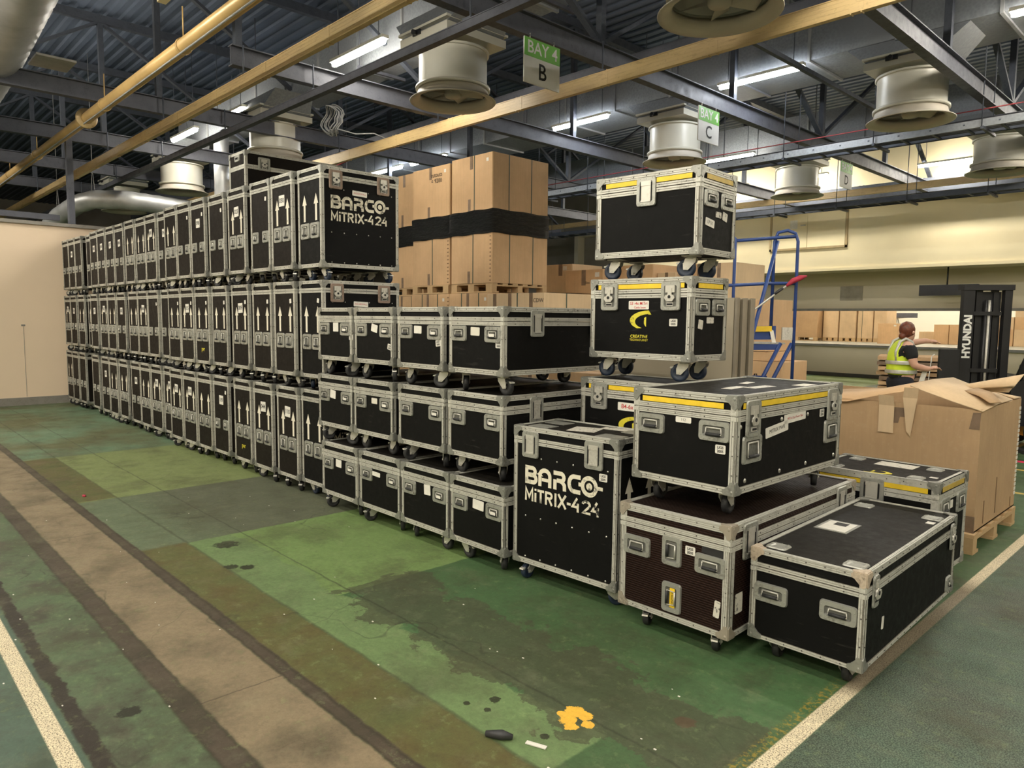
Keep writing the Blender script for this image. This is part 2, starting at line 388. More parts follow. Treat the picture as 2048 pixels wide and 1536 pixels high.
    t.bump(t.math('ADD', t.math('MULTIPLY', fine, .5), t.math('MULTIPLY', t.math('MULTIPLY', grit, rightm), 1.2)), .35, .006)
    return t.fin(col, rough, 0, .35)
FLOOR = floor_mat()

# ------------------------------------------------------------------ building shell
def slab(name, x0, x1, y0, y1, z0, z1, m): return struct(MB().box(x0, x1, y0, y1, z0, z1).obj(name, m))
slab('floor', -45, 14, -14, 24, -.2, 0, FLOOR)
# corrugated roof
mb = MB(); ny = 150; y0 = -14.0; p = 38.0/ny
vv = []; 
for i in range(ny):
    a = y0+i*p
    for dy, z in ((0, 0), (.36, 0), (.5, .03), (.86, .03)): vv.append((a+dy*p, 7.4+z))
vs_ = [(-45, y, z) for y, z in vv]+[(14, y, z) for y, z in vv]; n = len(vv)
mb.add(vs_, [(i, i+1, n+i+1, n+i) for i in range(n-1)]); mb.box(-45, 14, -14, 24, 7.52, 7.6)
struct(mb.obj('ceiling', DECK))
# left partition
wl = slab('wall_left', -15.75, -15.35, -6, 4.4, .14, 3.23, PARTP)
slab('baseboard_left', -15.78, -15.33, -6, 4.43, 0, .14, SKIRT)
slab('trim_1', -15.8, -15.30, -6, 4.45, 3.23, 3.29, SKIRT)
MB().box(-15.352, -15.347, 2.53, 2.536, .15, 1.45).box(-15.353, -15.346, 2.50, 2.56, 1.42, 1.45).obj('panel_joint', SKIRT, wl)
# far enclosing walls
slab('wall_far_left', -45, -44.8, -14, 24, 0, 7.5, DIMWALL)
slab('wall_near', -45, 14, -14.2, -14, 0, 7.5, WALLP)
slab('wall_right', 14, 14.2, -14, 24, 0, 7.5, WALLP)
# back wall with long opening, recess and bulkhead
wb = MB().box(-16.5, 14, 22.2, 22.5, 0, .97).box(-16.5, 14, 22.2, 22.5, 1.98, 3.1).box(-16.5, -10.66, 22.2, 22.5, .97, 1.98).box(-1.5, 14, 22.2, 22.5, .97, 1.98)
struct(wb.obj('wall_back', RECESSP))
slab('wall_back_bulkhead', -16.5, 14, 20.7, 21.0, 3.1, 7.4, WALLP)
slab('trim_2', -16.5, 14, 20.66, 20.7, 3.08, 3.16, WALLP)
slab('ceiling_recess', -16.5, 14, 21.0, 22.5, 3.1, 3.2, RECESSP)
slab('wall_back_left', -45, -16.5, 22.9, 23.1, 0, 7.4, DIMWALL)
slab('baseboard_back', -16.5, 14, 22.15, 22.2, 0, .10, M('dark_baseboard', (.05, .045, .035, 1), .6))
struct(MB().box(-10.72, -10.64, 22.12, 22.2, .93, 2.04).box(-10.64, -1.5, 22.12, 22.2, 1.97, 2.04).box(-10.64, -1.5, 22.08, 22.25, .90, .97).obj('window_1', M('window_frame_grey', (.22, .21, .19, 1), .5)))
struct(MB().box(-10.95, -10.65, 20.0, 20.25, 0, 2.9).obj('trim_3', WALLP))
# room beyond the opening
slab('floor_beyond', -20, 6, 22.5, 36, .6, .9, M('far_floor', (.3, .28, .22, 1), .6))
slab('wall_beyond', -20, 6, 34, 34.2, .9, 5, WHITEWALL)
slab('wall_beyond_left', -20, -19.8, 22.5, 34, .9, 5, WHITEWALL)
slab('wall_beyond_right', 6, 6.2, 22.5, 34, .9, 5, WHITEWALL)
slab('ceiling_beyond', -20, 6, 22.5, 34, 5, 5.1, WHITEWALL)
# access panel on bulkhead
ap = MB().box(-10.55, -8.27, 20.66, 20.7, 3.72, 3.78).box(-10.55, -8.27, 20.66, 20.7, 4.78, 4.84).box(-10.55, -10.49, 20.66, 20.7, 3.72, 4.84).box(-8.33, -8.27, 20.66, 20.7, 3.72, 4.84)
struct(ap.obj('trim_4', M('hatch_frame_paint', (.42, .32, .17, 1), .6)))
ac = thing('access_door', 'cream double access hatch high on the back wall bulkhead', 'access hatch', (-9.41, 20.69, 3.78))
MB().box(-1.07, -.01, -.02, 0, 0, 1.0).obj('door_leaf', WALLP, ac); MB().box(.01, 1.07, -.02, 0, 0, 1.0).obj('door_leaf', WALLP, ac)
MB().box(-.20, -.06, -.05, -.02, .62, .66).obj('bolt', STEEL, ac); MB().box(-.52, -.30, -.023, -.02, .55, .80).obj('notice', STICK, ac)
bp = MB().box(-9.0, -8.35, 22.18, 22.2, 2.28, 2.70).obj('blank_panel', M('grey_blank_panel', (.30, .26, .20, 1), .6)); tag(bp, 'small square grey blanking plate on recessed back wall', 'panel')
ds = thing('hanging_display', 'wide black display board hanging from soffit of back recess', 'display board', (-5.9, 21.3, 2.36))
MB().box(-.65, .72, -.05, .05, 0, .28).obj('board', FORK, ds); MB().cyl((0, 0, .28), (0, 0, .74), .02, 8).obj('hanger_rod', FORK, ds)

# ------------------------------------------------------------------ roof steel
def ibeam(mb, x, y0, y1, z0, h=.26, w=.13, t=.015):
    mb.box(x-w/2, x+w/2, y0, y1, z0, z0+t); mb.box(x-w/2, x+w/2, y0, y1, z0+h-t, z0+h); mb.box(x-.008, x+.008, y0, y1, z0+t, z0+h-t)
BX = [0.2, -3.14, -6.19, -9.6, -12.7, -15.9, -19.1, -22.3]
NM = ['behind the camera side', 'nearest the right end', 'carrying the bay signs', 'over the taped case tower', 'above the tall row middle', 'above the pinkish partition', 'second beyond the partition', 'farthest beyond the partition']
for i, x in enumerate(BX):
    tr = thing('roof_truss', 'grey steel roof truss across the hall, '+NM[i], 'roof truss', (x, 5, 4.9))
    ys = -1.0 if x == -9.6 else -19
    m = MB(); ibeam(m, 0, ys, 15.7, 0); m.obj('bottom_chord', BEAM, tr)
    m = MB(); m.box(-.06, .06, ys, 15.7, 2.3, 2.45); m.obj('top_chord', BEAMD, tr)
    for k in range(11):
        yy = -17.4+k*3.3
        if yy > 15: break
        if yy < ys: continue
        MB().box(-.045, .045, yy-.045, yy+.045, .26, 2.3).obj('upright', BEAMD, tr)
        if yy+3.3 < 15.7:
            MB().bar((0, yy+.05, 2.3 if k % 2 else .3), (0, yy+3.25, .3 if k % 2 else 2.3), .05, .09, up=(1, 0, 0)).obj('diagonal_brace', BEAMD, tr)
# trunkings / rails running along the hall (X)
def rail(name, label, y, z0, z1, m, x0=-30, x1=2, wd=.06, cat='cable trunking', hang=True, joints=True):
    r = thing(name, label, cat, (0, y, z0))
    mb = MB().box(x0, x1, -wd/2, wd/2, 0, z1-z0)
    mb.box(x0, x1, -wd/2-.006, -wd/2, 0, .012).box(x0, x1, -wd/2-.006, -wd/2, z1-z0-.012, z1-z0)
    if joints:
        for f_ in (.28, .52, .74): mb.box(x0, x1, -wd/2-.0015, -wd/2, (z1-z0)*f_, (z1-z0)*f_+.006)
    mb.obj('channel', m, r)
    if joints:
        jb = MB()
        x = x0+1
        while x < x1:
            jb.box(x-.07, x+.07, -wd/2-.0025, -wd/2+.001, .006, z1-z0-.006)
            for dx in (-.05, .05): jb.box(x+dx-.004, x+dx+.006, -wd/2-.004, wd/2, z1-z0, z1-z0+.010); jb.box(x+dx-.006, x+dx+.006, -wd/2-.004, wd/2, -.010, 0)
            x += 1.55
        tag(jb.obj('joint_plates', m, r), kind='stuff')
    if hang:
        hb = MB()
        for bx in BX: 
            if x0 < bx < x1: hb.cyl((bx+.1, 0, z1-z0), (bx+.1, 0, 5.16-z0), .012, 6); hb.box(bx+.02, bx+.16, -.05, .05, z1-z0, z1-z0+.02)
        tag(hb.obj('hanger_rods', BEAMD, r), kind='stuff')
    return r
rail('cable_trunking', 'yellowed trunking running over the long row of cases, next to the round pipe', 4.13, 4.60, 4.775, YBEAM)
rail('cable_trunking', 'yellowed rust-streaked trunking passing beneath the BAY 4 B sign', 7.33, 4.60, 4.78, YBEAM, x0=-21)
rail('support_rail', 'plain grey support rail between the two yellow trunkings', 5.13, 4.70, 4.80, BEAM, cat='rail', joints=False, wd=.09)
rail('support_rail', 'grey rail high behind the cream fans of the front row', 8.6, 5.25, 5.42, BEAM, cat='rail', joints=False, hang=False, wd=.12)
st_ = MB().box(-.03, .03, -3.5, 3.5, 0, .06).obj('support_strut', BEAMD, None, (-4.85, 11.0, 5.2)); tag(st_, 'thin dark strut crossing below the upper right lamp', 'rail')
rail('support_rail', 'dark purple-grey rail under the red conduit', 13.1, 4.62, 4.80, BEAM, cat='rail', joints=False, hang=False, wd=.1)
rail('support_rail', 'brown-grey pipe rail in front of back wall bulkhead', 18.6, 4.75, 4.9, YBEAM, cat='rail', joints=False, hang=False, wd=.1)
rail('support_rail', 'dark cable duct fixed along the top of back bulkhead', 20.2, 4.9, 5.25, BEAMD, cat='rail', joints=True, hang=False, wd=.15, x0=-16.5, x1=8)
rc = MB().tube([(-24, 12.8, 4.86), (6, 12.8, 4.86)], .010, 6).obj('conduit', REDC); tag(rc, 'thin red conduit along grey rail near the BAY 4 D sign', 'conduit')
rc = MB().tube([(-14.5, 7.6, 4.55), (-13.4, 8.6, 5.2)], .015, 6).obj('conduit', REDC); tag(rc, 'short slanting red cable above the cardboard stack', 'cable')
# pipe
pi = thing('overhead_pipe', 'long golden painted round pipe with a flange, top left', 'pipe', (0, 3.2, 4.78))
mb = MB(); mb.tube([(-31, 0, 0), (2, 0, 0)], .085, 20); mb.obj('pipe_run', PIPE, pi)
MB().lathe([(.09, -.03), (.155, -.03), (.155, .03), (.09, .03)], (-13.35, 0, 0), 24, axis='x').obj('flange', YBEAM, pi)
for x in (-20, -17.1, -12.3, -9.0, -6.4): MB().lathe([(.088, -.02), (.096, -.02), (.096, .02), (.088, .02)], (x, 0, 0), 20, axis='x').tube([(x, 0, .09), (x, 0, .45)], .008, 6).obj('pipe_clip', PIPE, pi)
MB().tube([(-31, -.05, -.10), (2, -.05, -.10)], .012, 6).obj('cable_line', CABLEG, pi)
gb = MB().box(-9.4, -8.3, 3.05, 3.15, 5.35, 5.6).obj('lintel_channel', WALLP); tag(gb, 'short cream steel channel behind the golden pipe', 'channel')

# ducts (rectangular, run along X)
def rect_duct(label, y0, y1, z0, z1, x0, x1):
    d = thing('air_duct', label, 'air duct', (0, (y0+y1)/2, z0))
    h = z1-z0; w = (y1-y0)/2
    MB().box(x0, x1, -w, w, 0, h).obj('duct_body', GALV, d)
    x = x0+.6; k = 0
    while x < x1:
        m = MB(); m.box(x-.02, x+.02, -w-.03, -w, 0, h).box(x-.02, x+.02, -w-.03, w+.03, -.03, 0).box(x-.02, x+.02, w, w+.03, 0, h)
        m.obj('flange_joint', SPIRAL if k % 2 else GALV, d)
        if k % 3 == 0: MB().box(x-.025+.2, x+.025+.2, -w-.12, w+.12, -.075, -.03).cyl((x+.2, -w-.09, -.05), (x+.2, -w-.09, 1.75), .01, 6).obj('support_channel', BEAM, d)
        x += 1.25; k += 1
    return d
rect_duct('galvanised rectangular duct above the front row of cream fans', 6.4, 7.05, 5.62, 6.5, -18.5, -1.5)
rect_duct('galvanised rectangular duct above the middle row of cream fans', 11.1, 12.3, 5.62, 6.5, -19.5, 2)
rect_duct('galvanised rectangular duct nearest the back wall', 16.6, 17.6, 5.62, 6.4, -19.5, 2)
# fans
def fan_proto():
    f = thing('roof_fan', '', 'ceiling fan', (0, 0, 4.6))
    MB().lathe([(.455, .17), (.455, .63)], n=40).lathe([(.445, .63), (.445, .17)], n=40).obj('drum', FANP, f)
    MB().lathe([(.458, .61), (.485, .61), (.485, .64), (.458, .64)], n=40).lathe([(.458, .15), (.50, .15), (.50, .185), (.458, .185)], n=40).obj('collar_ring', FANP, f)
    MB().lathe([(.47, .15), (.44, .10), (.44, .06), (.47, .03), (.53, .008), (.575, 0), (.58, .01), (.54, .03), (.49, .06), (.475, .12)], n=40, closed=True).obj('flared_rim', FAND, f)
    h = MB(); h.lathe([(.001, .07), (.10, .07), (.115, .10), (.115, .26), (.001, .26)], n=16); h.obj('hub', FAND, f)
    for k in range(6):
        a = k*PI/3; c, s = math.cos(a), math.sin(a)
        MB().add([(c*.1-s*.04, s*.1+c*.04, .10), (c*.1+s*.04, s*.1-c*.04, .18), (c*.43+s*.09, s*.43-c*.09, .20), (c*.43-s*.09, s*.43+c*.09, .11)], [(0, 1, 2, 3)]).obj('blade', FAND, f)
    MB().box(-.50, .50, -.50, .50, .70, .80).box(-.52, .52, -.52, .52, .84, .87).obj('mounting_plate', FANP, f)
    m = MB(); b = [(-.47, -.47, .80), (.47, -.47, .80), (.47, .47, .80), (-.47, .47, .80), (-.8, -.36, 1.10), (.8, -.36, 1.10), (.8, .36, 1.10), (-.8, .36, 1.10)]
    m.add(b, [(0, 1, 5, 4), (1, 2, 6, 5), (2, 3, 7, 6), (3, 0, 4, 7), (0, 3, 2, 1), (4, 5, 6, 7)]); m.obj('duct_transition', GALV, f)
    MB().cyl((-.12, -.52, .80), (-.12, -.58, .80), .03, 10).box(-.2, -.04, -.52, -.50, .77, .83).obj('damper_knob', FORK, f)
    return f
fp = fan_proto(); first = True
FL = {(0, 0): 'cream drum fan partly cut by the top edge, nearest the camera', (1, 0): 'cream drum fan left of the BAY 4 B sign', (2, 0): 'cream drum fan behind the topmost flight case', (3, 0): 'dull drum fan beside the upright silver duct', (4, 0): 'dark drum fan above the bent spiral duct',
      (0, 1): 'cream drum fan at upper right, beside the widest dark beam', (1, 1): 'cream drum fan behind the BAY 4 C sign', (0, 2): 'cream drum fan cut by the right edge', (1, 2): 'small cream drum fan left of the BAY 4 D sign'}
for (i, j), lab in FL.items():
    f = fp if first else copy_tree(fp); first = False
    f.location = ([-3.80, -7.80, -13.1, -18.0, -22.6][i], [6.27, 11.5, 16.5][j], 4.53); f['label'] = lab; f['group'] = 'ceiling drum fans'
# lamps
def lamp_proto(tm, name='tube_lamp'):
    l = thing(name, '', 'lamp', (0, 0, 5.5))
    m = MB(); P = rrect(1.42, .10, .05, 4); 
    vs1 = [(x, y, 0) for x, y in P]; vs2 = [(x*.99, y*.7, -.055) for x, y in P]; n = len(P)
    m.add(vs1+vs2, [tuple(range(n, 2*n))[::-1]]+[(i, (i+1) % n, n+(i+1) % n, n+i) for i in range(n)], 0, True); m.obj('diffuser', tm, l)
    MB().box(-.72, .72, -.055, .055, 0, .045).obj('housing', FANP, l)
    for sx in (-.55, .55): MB().cyl((sx, 0, .045), (sx, 0, 1.93), .006, 6).obj('hanger', BEAMD, l)
    return l
lw, lc = lamp_proto(TUBE), lamp_proto(TUBEC)
LP = [(-9.45, 5.82, 0, 'lit strip lamp high above the end of the tall row, left of a fan'), (-14.1, 5.82, 0, 'lit strip lamp seen nearly end-on, far upper left'), (-16.3, 5.75, 0, 'distant lit strip lamp with visible white socket end'),
      (-5.85, 10.9, 1, 'long lit strip lamp at upper right, above the BAY 4 C sign'), (-9.6, 10.9, 1, 'lit strip lamp between the B and C bay signs'), (-14.5, 10.87, 1, 'distant lit lamp just above the cardboard stack'), (-16.3, 10.87, 1, 'farthest small lit lamp left of the cardboard stack'),
      (-9.2, 15.7, 0, 'thin lit lamp just above the taped case tower'), (-5.55, 19.7, 0, 'lit strip lamp at right in front of the back wall')]
fw_ = fc_ = True
for x, y, cool, lab in LP:
    if cool: o = lc if fc_ else copy_tree(lc); fc_ = False
    else: o = lw if fw_ else copy_tree(lw); fw_ = False
    o.location = (x, y, 5.5); o['label'] = lab
k = 0
for y in (.6, -2.2, -4.9, -9.8):
    for x in (-21, -17, -13, -9, -5, -1, 3, 7):
        o = copy_tree(lw); o.location = (x, y, 5.5); o['label'] = 'lit strip lamp behind the camera, out of the photo'; o['group'] = 'lamps behind the camera'
for x, y in ((-1.8, 5.8), (2.2, 5.8), (6.2, 5.8), (-1.8, 10.9), (2.2, 10.9), (6.5, 10.9), (-1.5, 15.7), (3.0, 15.7), (-1.0, 19.7), (3.5, 19.7)):
    o = copy_tree(lw); o.location = (x, y, 5.5); o['label'] = 'lit strip lamp right of the view, out of the photo'; o['group'] = 'lamps right of the view'
for x, y in ((-14, 19.7), (-11.5, 19.7), (-9.2, 19.7)):
    o = copy_tree(lw); o.location = (x, y, 5.6); o['label'] = 'lit strip lamp hidden above the trays before the back wall'; o['group'] = 'lamps before the back wall'
for i, (x, y) in enumerate([(x_, y_) for x_ in (-13, -9, -5) for y_ in (25, 29, 32)]):
    o = copy_tree(lw); o.location = (x, y, 4.5); o['label'] = 'strip lamp lighting the room beyond the opening'; o['group'] = 'lamps in the room beyond'
# bay signs
TXT = {}
def text_mesh(s, size, mat, bold=0.0, align='CENTER', spacing=1.0):
    key = (s, size, mat.name, bold, align)
    if key in TXT: return TXT[key]
    cu = bpy.data.curves.new('txt', 'FONT'); cu.body = s; cu.size = size; cu.align_x = align; cu.align_y = 'CENTER'; cu.offset = bold; cu.space_character = spacing; cu.resolution_u = 3
    ob = bpy.data.objects.new('txt', cu); COL.objects.link(ob)
    bpy.context.view_layer.update()
    me = bpy.data.meshes.new_from_object(ob.evaluated_get(bpy.context.evaluated_depsgraph_get()))
    bpy.data.objects.remove(ob); bpy.data.curves.remove(cu)
    me.transform(Matrix.Rotation(PI/2, 4, 'X')); me.materials.clear(); me.materials.append(mat); me.name = 'lettering'
    TXT[key] = me; return me
for k, (y, wd, top, letter) in enumerate(((5.966, .597, 4.87, 'B'), (9.628, .576, 4.85, 'C'), (14.81, .576, 4.84, 'D'))):
    s = thing('bay_sign', 'hanging green and white sign reading BAY 4 '+letter, 'sign', (-6.13, y+wd/2, top-.50), PI/2)
    MB().box(-wd/2, wd/2, -.008, .008, 0, .505).obj('sign_panel', SIGNW, s)
    MB().box(-wd/2, wd/2, -.010, -.0082, .30, .505).obj('green_band', SIGNG, s)
    O('lettering', text_mesh('BAY 4', .195, LETW, .0025), s, (.0, -.012, .402))
    O('lettering', text_mesh(letter, .26, INK, .003), s, (0, -.010, .15))
    for sx in (-.2, .2): MB().tube([(sx, 0, .49), (sx, 0, .56)], .006, 6).obj('hook', STEEL, s)
# cable trays
def tray(label, y, z, m, x0, x1, wd=.45, hg=2.9):
    t_ = thing('cable_tray', label, 'cable tray', (0, y, z))
    MB().box(x0, x1, -wd/2-.02, -wd/2, 0, .11).obj('side_rail', m, t_); MB().box(x0, x1, wd/2, wd/2+.02, 0, .11).obj('side_rail', BEAMD, t_)
    r = MB(); x = x0+.2
    while x < x1: r.box(x, x+.04, -wd/2, wd/2, .01, .03); r.box(x, x+.025, -wd/2-.026, -wd/2-.02, .05, .07); x += .45
    tag(r.obj('rungs', BEAMD, t_), kind='stuff')
    MB().tube([(x0, -.08, .05), (x1, -.08, .05)], .025, 6).tube([(x0, .05, .05), (x1, .05, .05)], .02, 6).tube([(x0, .13, .045), (x1, .13, .045)], .015, 6).obj('cable_run', CABLE, t_)
    h = MB(); x = x0+.9
    while x < x1: h.box(x, x+.04, -wd/2-.12, wd/2+.12, -.05, -.01).cyl((x, -wd/2-.06, 0), (x, -wd/2-.06, hg), .008, 6).cyl((x, wd/2+.06, 0), (x, wd/2+.06, hg), .008, 6); x += 1.5
    tag(h.obj('hanger_rods', BEAMD, t_), kind='stuff')
tray('galvanised cable tray under the BAY 4 C sign', 12.6, 4.50, TRAYG, -22, 4)
tray('dark ladder cable tray along the back wall', 17.3, 4.28, BEAMD, -20, 6, hg=1.33)
# spiral ducts
def ribbed(mb, pts, r, n=16, step=.14, amp=.010):
    P = [Vector(p) for p in pts]; out = []; rr = []; L = 0
    for a, b in zip(P[:-1], P[1:]):
        l = (b-a).length; k = max(2, int(l/step))
        for i in range(k):
            out.append(a+(b-a)*i/k); rr.append(r+(amp if i % 2 else 0))
    out.append(P[-1]); rr.append(r); return mb.tube(out, rr, n)
o = ribbed(MB(), [(-23.0, 4.2, 3.55), (-21.0, 4.1, 3.75), (-20.2, 4.15, 3.95), (-19.0, 4.3, 4.15), (-18.5, 4.5, 4.22), (-18.0, 5.0, 4.22), (-17.6, 7.8, 4.05), (-17.4, 11, 3.95)], .20, 18).obj('spiral_duct', SPIRAL); tag(o, 'bent silver spiral duct low above the pinkish partition', 'air duct')
for hx, hy, hz in ((-20.2, 4.15, 3.95), (-18.5, 4.5, 4.22), (-17.7, 7.4, 4.08), (-17.5, 10.4, 3.97)): MB().tube([(hx-.2, hy, hz), (hx, hy, hz+.7), (hx, hy, 7.42)], .006, 5).tube([(hx+.2, hy, hz), (hx, hy, hz+.7)], .006, 5).obj('hanger_wire', CABLEG, o)
o = ribbed(MB(), [(-16.25, 6.52, 3.2), (-16.25, 6.52, 5.6)], .16, 18, .3, .008).obj('spiral_duct', SPIRAL); tag(o, 'upright silver round duct left of the topmost case', 'air duct')
o = ribbed(MB(), [(-18.2, 1.75, 4.9), (-13.0, 1.85, 5.35), (-9.0, 1.9, 5.9)], .42, 22, .15, .028).obj('spiral_duct', SPIRAL); tag(o, 'wide silver flexible duct in the top left corner', 'air duct')
o = MB().box(-12.9, -12.3, 2.35, 2.85, 5.3, 5.33).obj('hanging_sheet', M('pale_sheet', (.45, .42, .38, 1), .6)); o.rotation_euler = (.0, 0, 0); tag(o, 'pale square sheet hanging beside the flexible duct', 'sheet')
o = MB().box(-15.44, -15.32, 3.32, 3.42, 3.29, 4.9).obj('steel_post', BEAM); tag(o, 'grey steel post rising from the partition top', 'post')
o = MB().bar((-15.5, 3.2, 3.40), (-15.5, -1.0, 3.42), .08, .10).obj('steel_rail', BEAM); tag(o, 'grey steel rail lying along the partition top', 'rail')
# coiled cable
m = MB(); random.seed(3)
for k in range(6):
    r = .22+.05*random.random(); cx = -11.72+.05*random.random(); cz = 5.08+.05*random.random()
    m.tube([(cx+r*math.cos(a*PI/10)*.9, 6.6+.03*k+.05*math.sin(a), cz+r*math.sin(a*PI/10)) for a in range(20)], .011, 5, closed=True)
m.tube([(-11.5, 6.65, 4.92), (-11.3, 6.9, 4.84), (-11.1, 7.15, 4.86), (-11.0, 7.32, 4.785)], .011, 5)
tag(m.obj('cable_coil', CABLEG), 'coil of grey cable hung beside the BAY 4 B fan', 'cable')

# ------------------------------------------------------------------ flight case kit
FACE = {'F': 0.0, 'R': PI/2, 'B': PI, 'L': -PI/2}
def strip(mb, u0, u1, v0, v1, y, ribs=3, m=0):
    """aluminium strip on the -y face at depth y (outer), raised lengthwise ribs"""
    mb.box(u0, u1, y+.002, y+.012, v0, v1, 1 if ribs else m)
    horiz = (u1-u0) > (v1-v0)
    t_ = (v1-v0) if horiz else (u1-u0); n = max(2, int(round(t_/.0105))) if ribs else 0
    if not ribs: return
    for i in range(n):
        a = (i+.13)/n*t_; b = (i+.87)/n*t_
        if horiz: mb.box(u0, u1, y, y+.003, v0+a, v0+b, m)
        else: mb.box(u0+a, u0+b, y, y+.003, v0, v1, m)
def rotmb(src, ang, dst):
    c, s = math.cos(ang), math.sin(ang)
    dst.add([(x*c-y*s, x*s+y*c, z) for x, y, z in src.v], src.f, 0)
    dst.m[-len(src.f):] = src.m; dst.sm[-len(src.f):] = src.sm
CORN = {}
def corner_mesh(sx, sy, sz, mat):
    key = (sx, sy, sz, mat.name)
    if key in CORN: return CORN[key]
    L = [(0, 0), (.056, 0), (.066, .010), (.064, .024), (.050, .030), (.040, .040), (.030, .050), (.024, .064), (.010, .066), (0, .056)]
    m = MB()
    for ax in range(3):
        vs = []
        for off in (.0040, -.004):
            for a, b in L:
                q = [0, 0, 0]; q[(ax+1) % 3] = -a; q[(ax+2) % 3] = -b; q[ax] = off; vs.append(q)
        n = len(L); m.add(vs, [tuple(range(n)), tuple(reversed(range(n, 2*n)))]+[(i, (i+1) % n, (i+1) % n+n, i+n) for i in range(n)])
    m.ball((-.014, -.014, -.014), .0205, 12, 8)
    flip = sx*sy*sz < 0
    m.v = [(x*sx, y*sy, z*sz) for x, y, z in m.v]
    if flip: m.f = [tuple(reversed(f)) for f in m.f]
    CORN[key] = m.mesh('corner_ball', mat); return CORN[key]
def dish(mb, w, h, ring=.024, t=.010, r=.016, pan=1):
    """raised ring with bevelled recess, centred, facing -y"""
    a = rrect(w, h, r); b = rrect(w-2*ring, h-2*ring, r*.6); c = rrect(w-2*ring-.014, h-2*ring-.014, r*.5); n = len(a)
    vs = [(x, 0, z) for x, z in a]+[(x, -t, z) for x, z in rrect(w-.006, h-.006, r)]+[(x, -t, z) for x, z in b]+[(x, -.0012, z) for x, z in c]
    fs = []
    for k in range(2): fs += [(k*n+i, (k+1)*n+i, (k+1)*n+(i+1) % n, k*n+(i+1) % n) for i in range(n)]
    mb.add(vs, fs); o_ = len(mb.v)-len(vs)
    for i in range(n): mb.f.append((o_+2*n+i, o_+3*n+i, o_+3*n+(i+1) % n, o_+2*n+(i+1) % n)); mb.m.append(pan); mb.sm.append(False)
    mb.f.append(tuple(o_+3*n+i for i in reversed(range(n)))); mb.m.append(pan); mb.sm.append(False)
    for i in range(-1, 2):
        for sz in (-1, 1): mb.box(i*w*.32-.003, i*w*.32+.003, -t-.002, -t, sz*(h/2-ring/2)-.003, sz*(h/2-ring/2)+.003)
    for sx in (-1, 1):
        for i in (-.5, .5): mb.box(sx*(w/2-ring/2)-.003, sx*(w/2-ring/2)+.003, -t-.002, -t, i*h*.45-.003, i*h*.45+.003)
FIT = {}
def handle_mesh(w, h):
    k = ('h', w, h)
    if k not in FIT:
        m = MB(); dish(m, w, h)
        g = MB(); x = w/2-.045; zt = h/2-.035; zb = -h/2+.036
        g.tube([(-x, -.010, zt), (-x-.004, -.012, zb), (x+.004, -.012, zb), (x, -.010, zt)], .0035, 6, 1)
        g.tube([(-x, -.010, zt), (x, -.010, zt)], .0045, 6, 1)
        g.tube([(-x+.002, -.014, zb), (x-.002, -.014, zb)], .0085, 8, 0)
        FIT[k] = (m.mesh('handle', [ALU2, PAN]), g.mesh('grip', [RUBBER, STEEL]))
    return FIT[k]
def latch_mesh(kind, w=.133, h=.168, mt=None):
    mt = mt or ALU2; k = ('l', kind, w, h, mt.name)
    if k not in FIT:
        m = MB(); dish(m, w, h, .024, .008)
        g = MB()
        if kind == 'butterfly':
            g.box(-w*.24, w*.24, -.012, -.003, h*.12, h*.36).box(-w*.10, w*.10, -.015, -.012, h*.05, h*.26)
            g.cyl((0, -.003, -.005), (0, -.017, -.005), .021, 14); g.cyl((0, -.017, -.005), (0, -.020, -.005), .010, 10, 1)
            g.prism([(-.036, -.012), (-.020, -.032), (.020, -.032), (.036, -.012), (.030, .004), (-.030, .004)], -.018, -.013)
            g.box(-w*.17, w*.17, -.010, -.003, -h*.34, -h*.22)
            g.prism(rrect(.045, .018, .006), -.012, -.010, 1) if 0 else g.box(-.02, .02, -.0115, -.010, -h*.31, -h*.25, 1)
        elif kind == 'plate':
            g.box(-w*.31, -w*.26, -.0105, -.002, -h*.30, h*.30, 1).box(w*.26, w*.31, -.0105, -.002, -h*.30, h*.30, 1)
            g.box(-w*.25, w*.25, -.007, -.002, -h*.32, h*.30).box(-w*.26, w*.26, -.010, -.002, h*.20, h*.36).box(-w*.25, w*.25, -.011, -.002, -h*.35, -h*.29)
        FIT[k] = (m.mesh('latch', [mt, PAN]), g.mesh('catch', [STEEL, DARK]))
    return FIT[k]
def caster_meshes(c, rub, r=None, wd=.034):
    k = ('c', round(c, 3), rub.name, wd)
    if k not in FIT:
        r = c*.43
        m = MB()
        m.box(-.05, .05, -.042, .042, c-.006, c); m.cyl((0, 0, c-.02), (0, 0, c-.006), .03, 12)
        ox = .028     # trail: axle offset along -x
        for sy in (-1, 1):
            y = sy*(wd/2+.006)
            P = [(-.032, c-.018), (.034, c-.018), (.030, c-.04), (-ox+.014, r-.012), (-ox-.014, r-.010), (-ox-.016, r+.02)]
            m.prism(P, y-.0015, y+.0015)
        m.box(-.032, .034, -(wd/2+.007), wd/2+.007, c-.022, c-.017)
        m.cyl((-ox, -(wd/2+.012), r), (-ox, wd/2+.012, r), .007, 8)
        m.prism([(-.03, c-.03), (-.085, c-.040), (-.088, c-.048), (-.03, c-.05)], -.016, .016)
        w_ = MB(); w_.lathe([(.01, -wd/2+.006), (r*.55, -wd/2+.004), (r*.62, -wd/2), (r*.9, -wd/2), (r, -wd/2+.006), (r, wd/2-.006), (r*.9, wd/2), (r*.62, wd/2), (r*.55, wd/2-.004), (.01, wd/2-.006)], (-ox, 0, r), 20, axis='y')
        FIT[k] = (m.mesh('caster', STEEL), w_.mesh('wheel', rub))
    return FIT[k]
CASE = {}
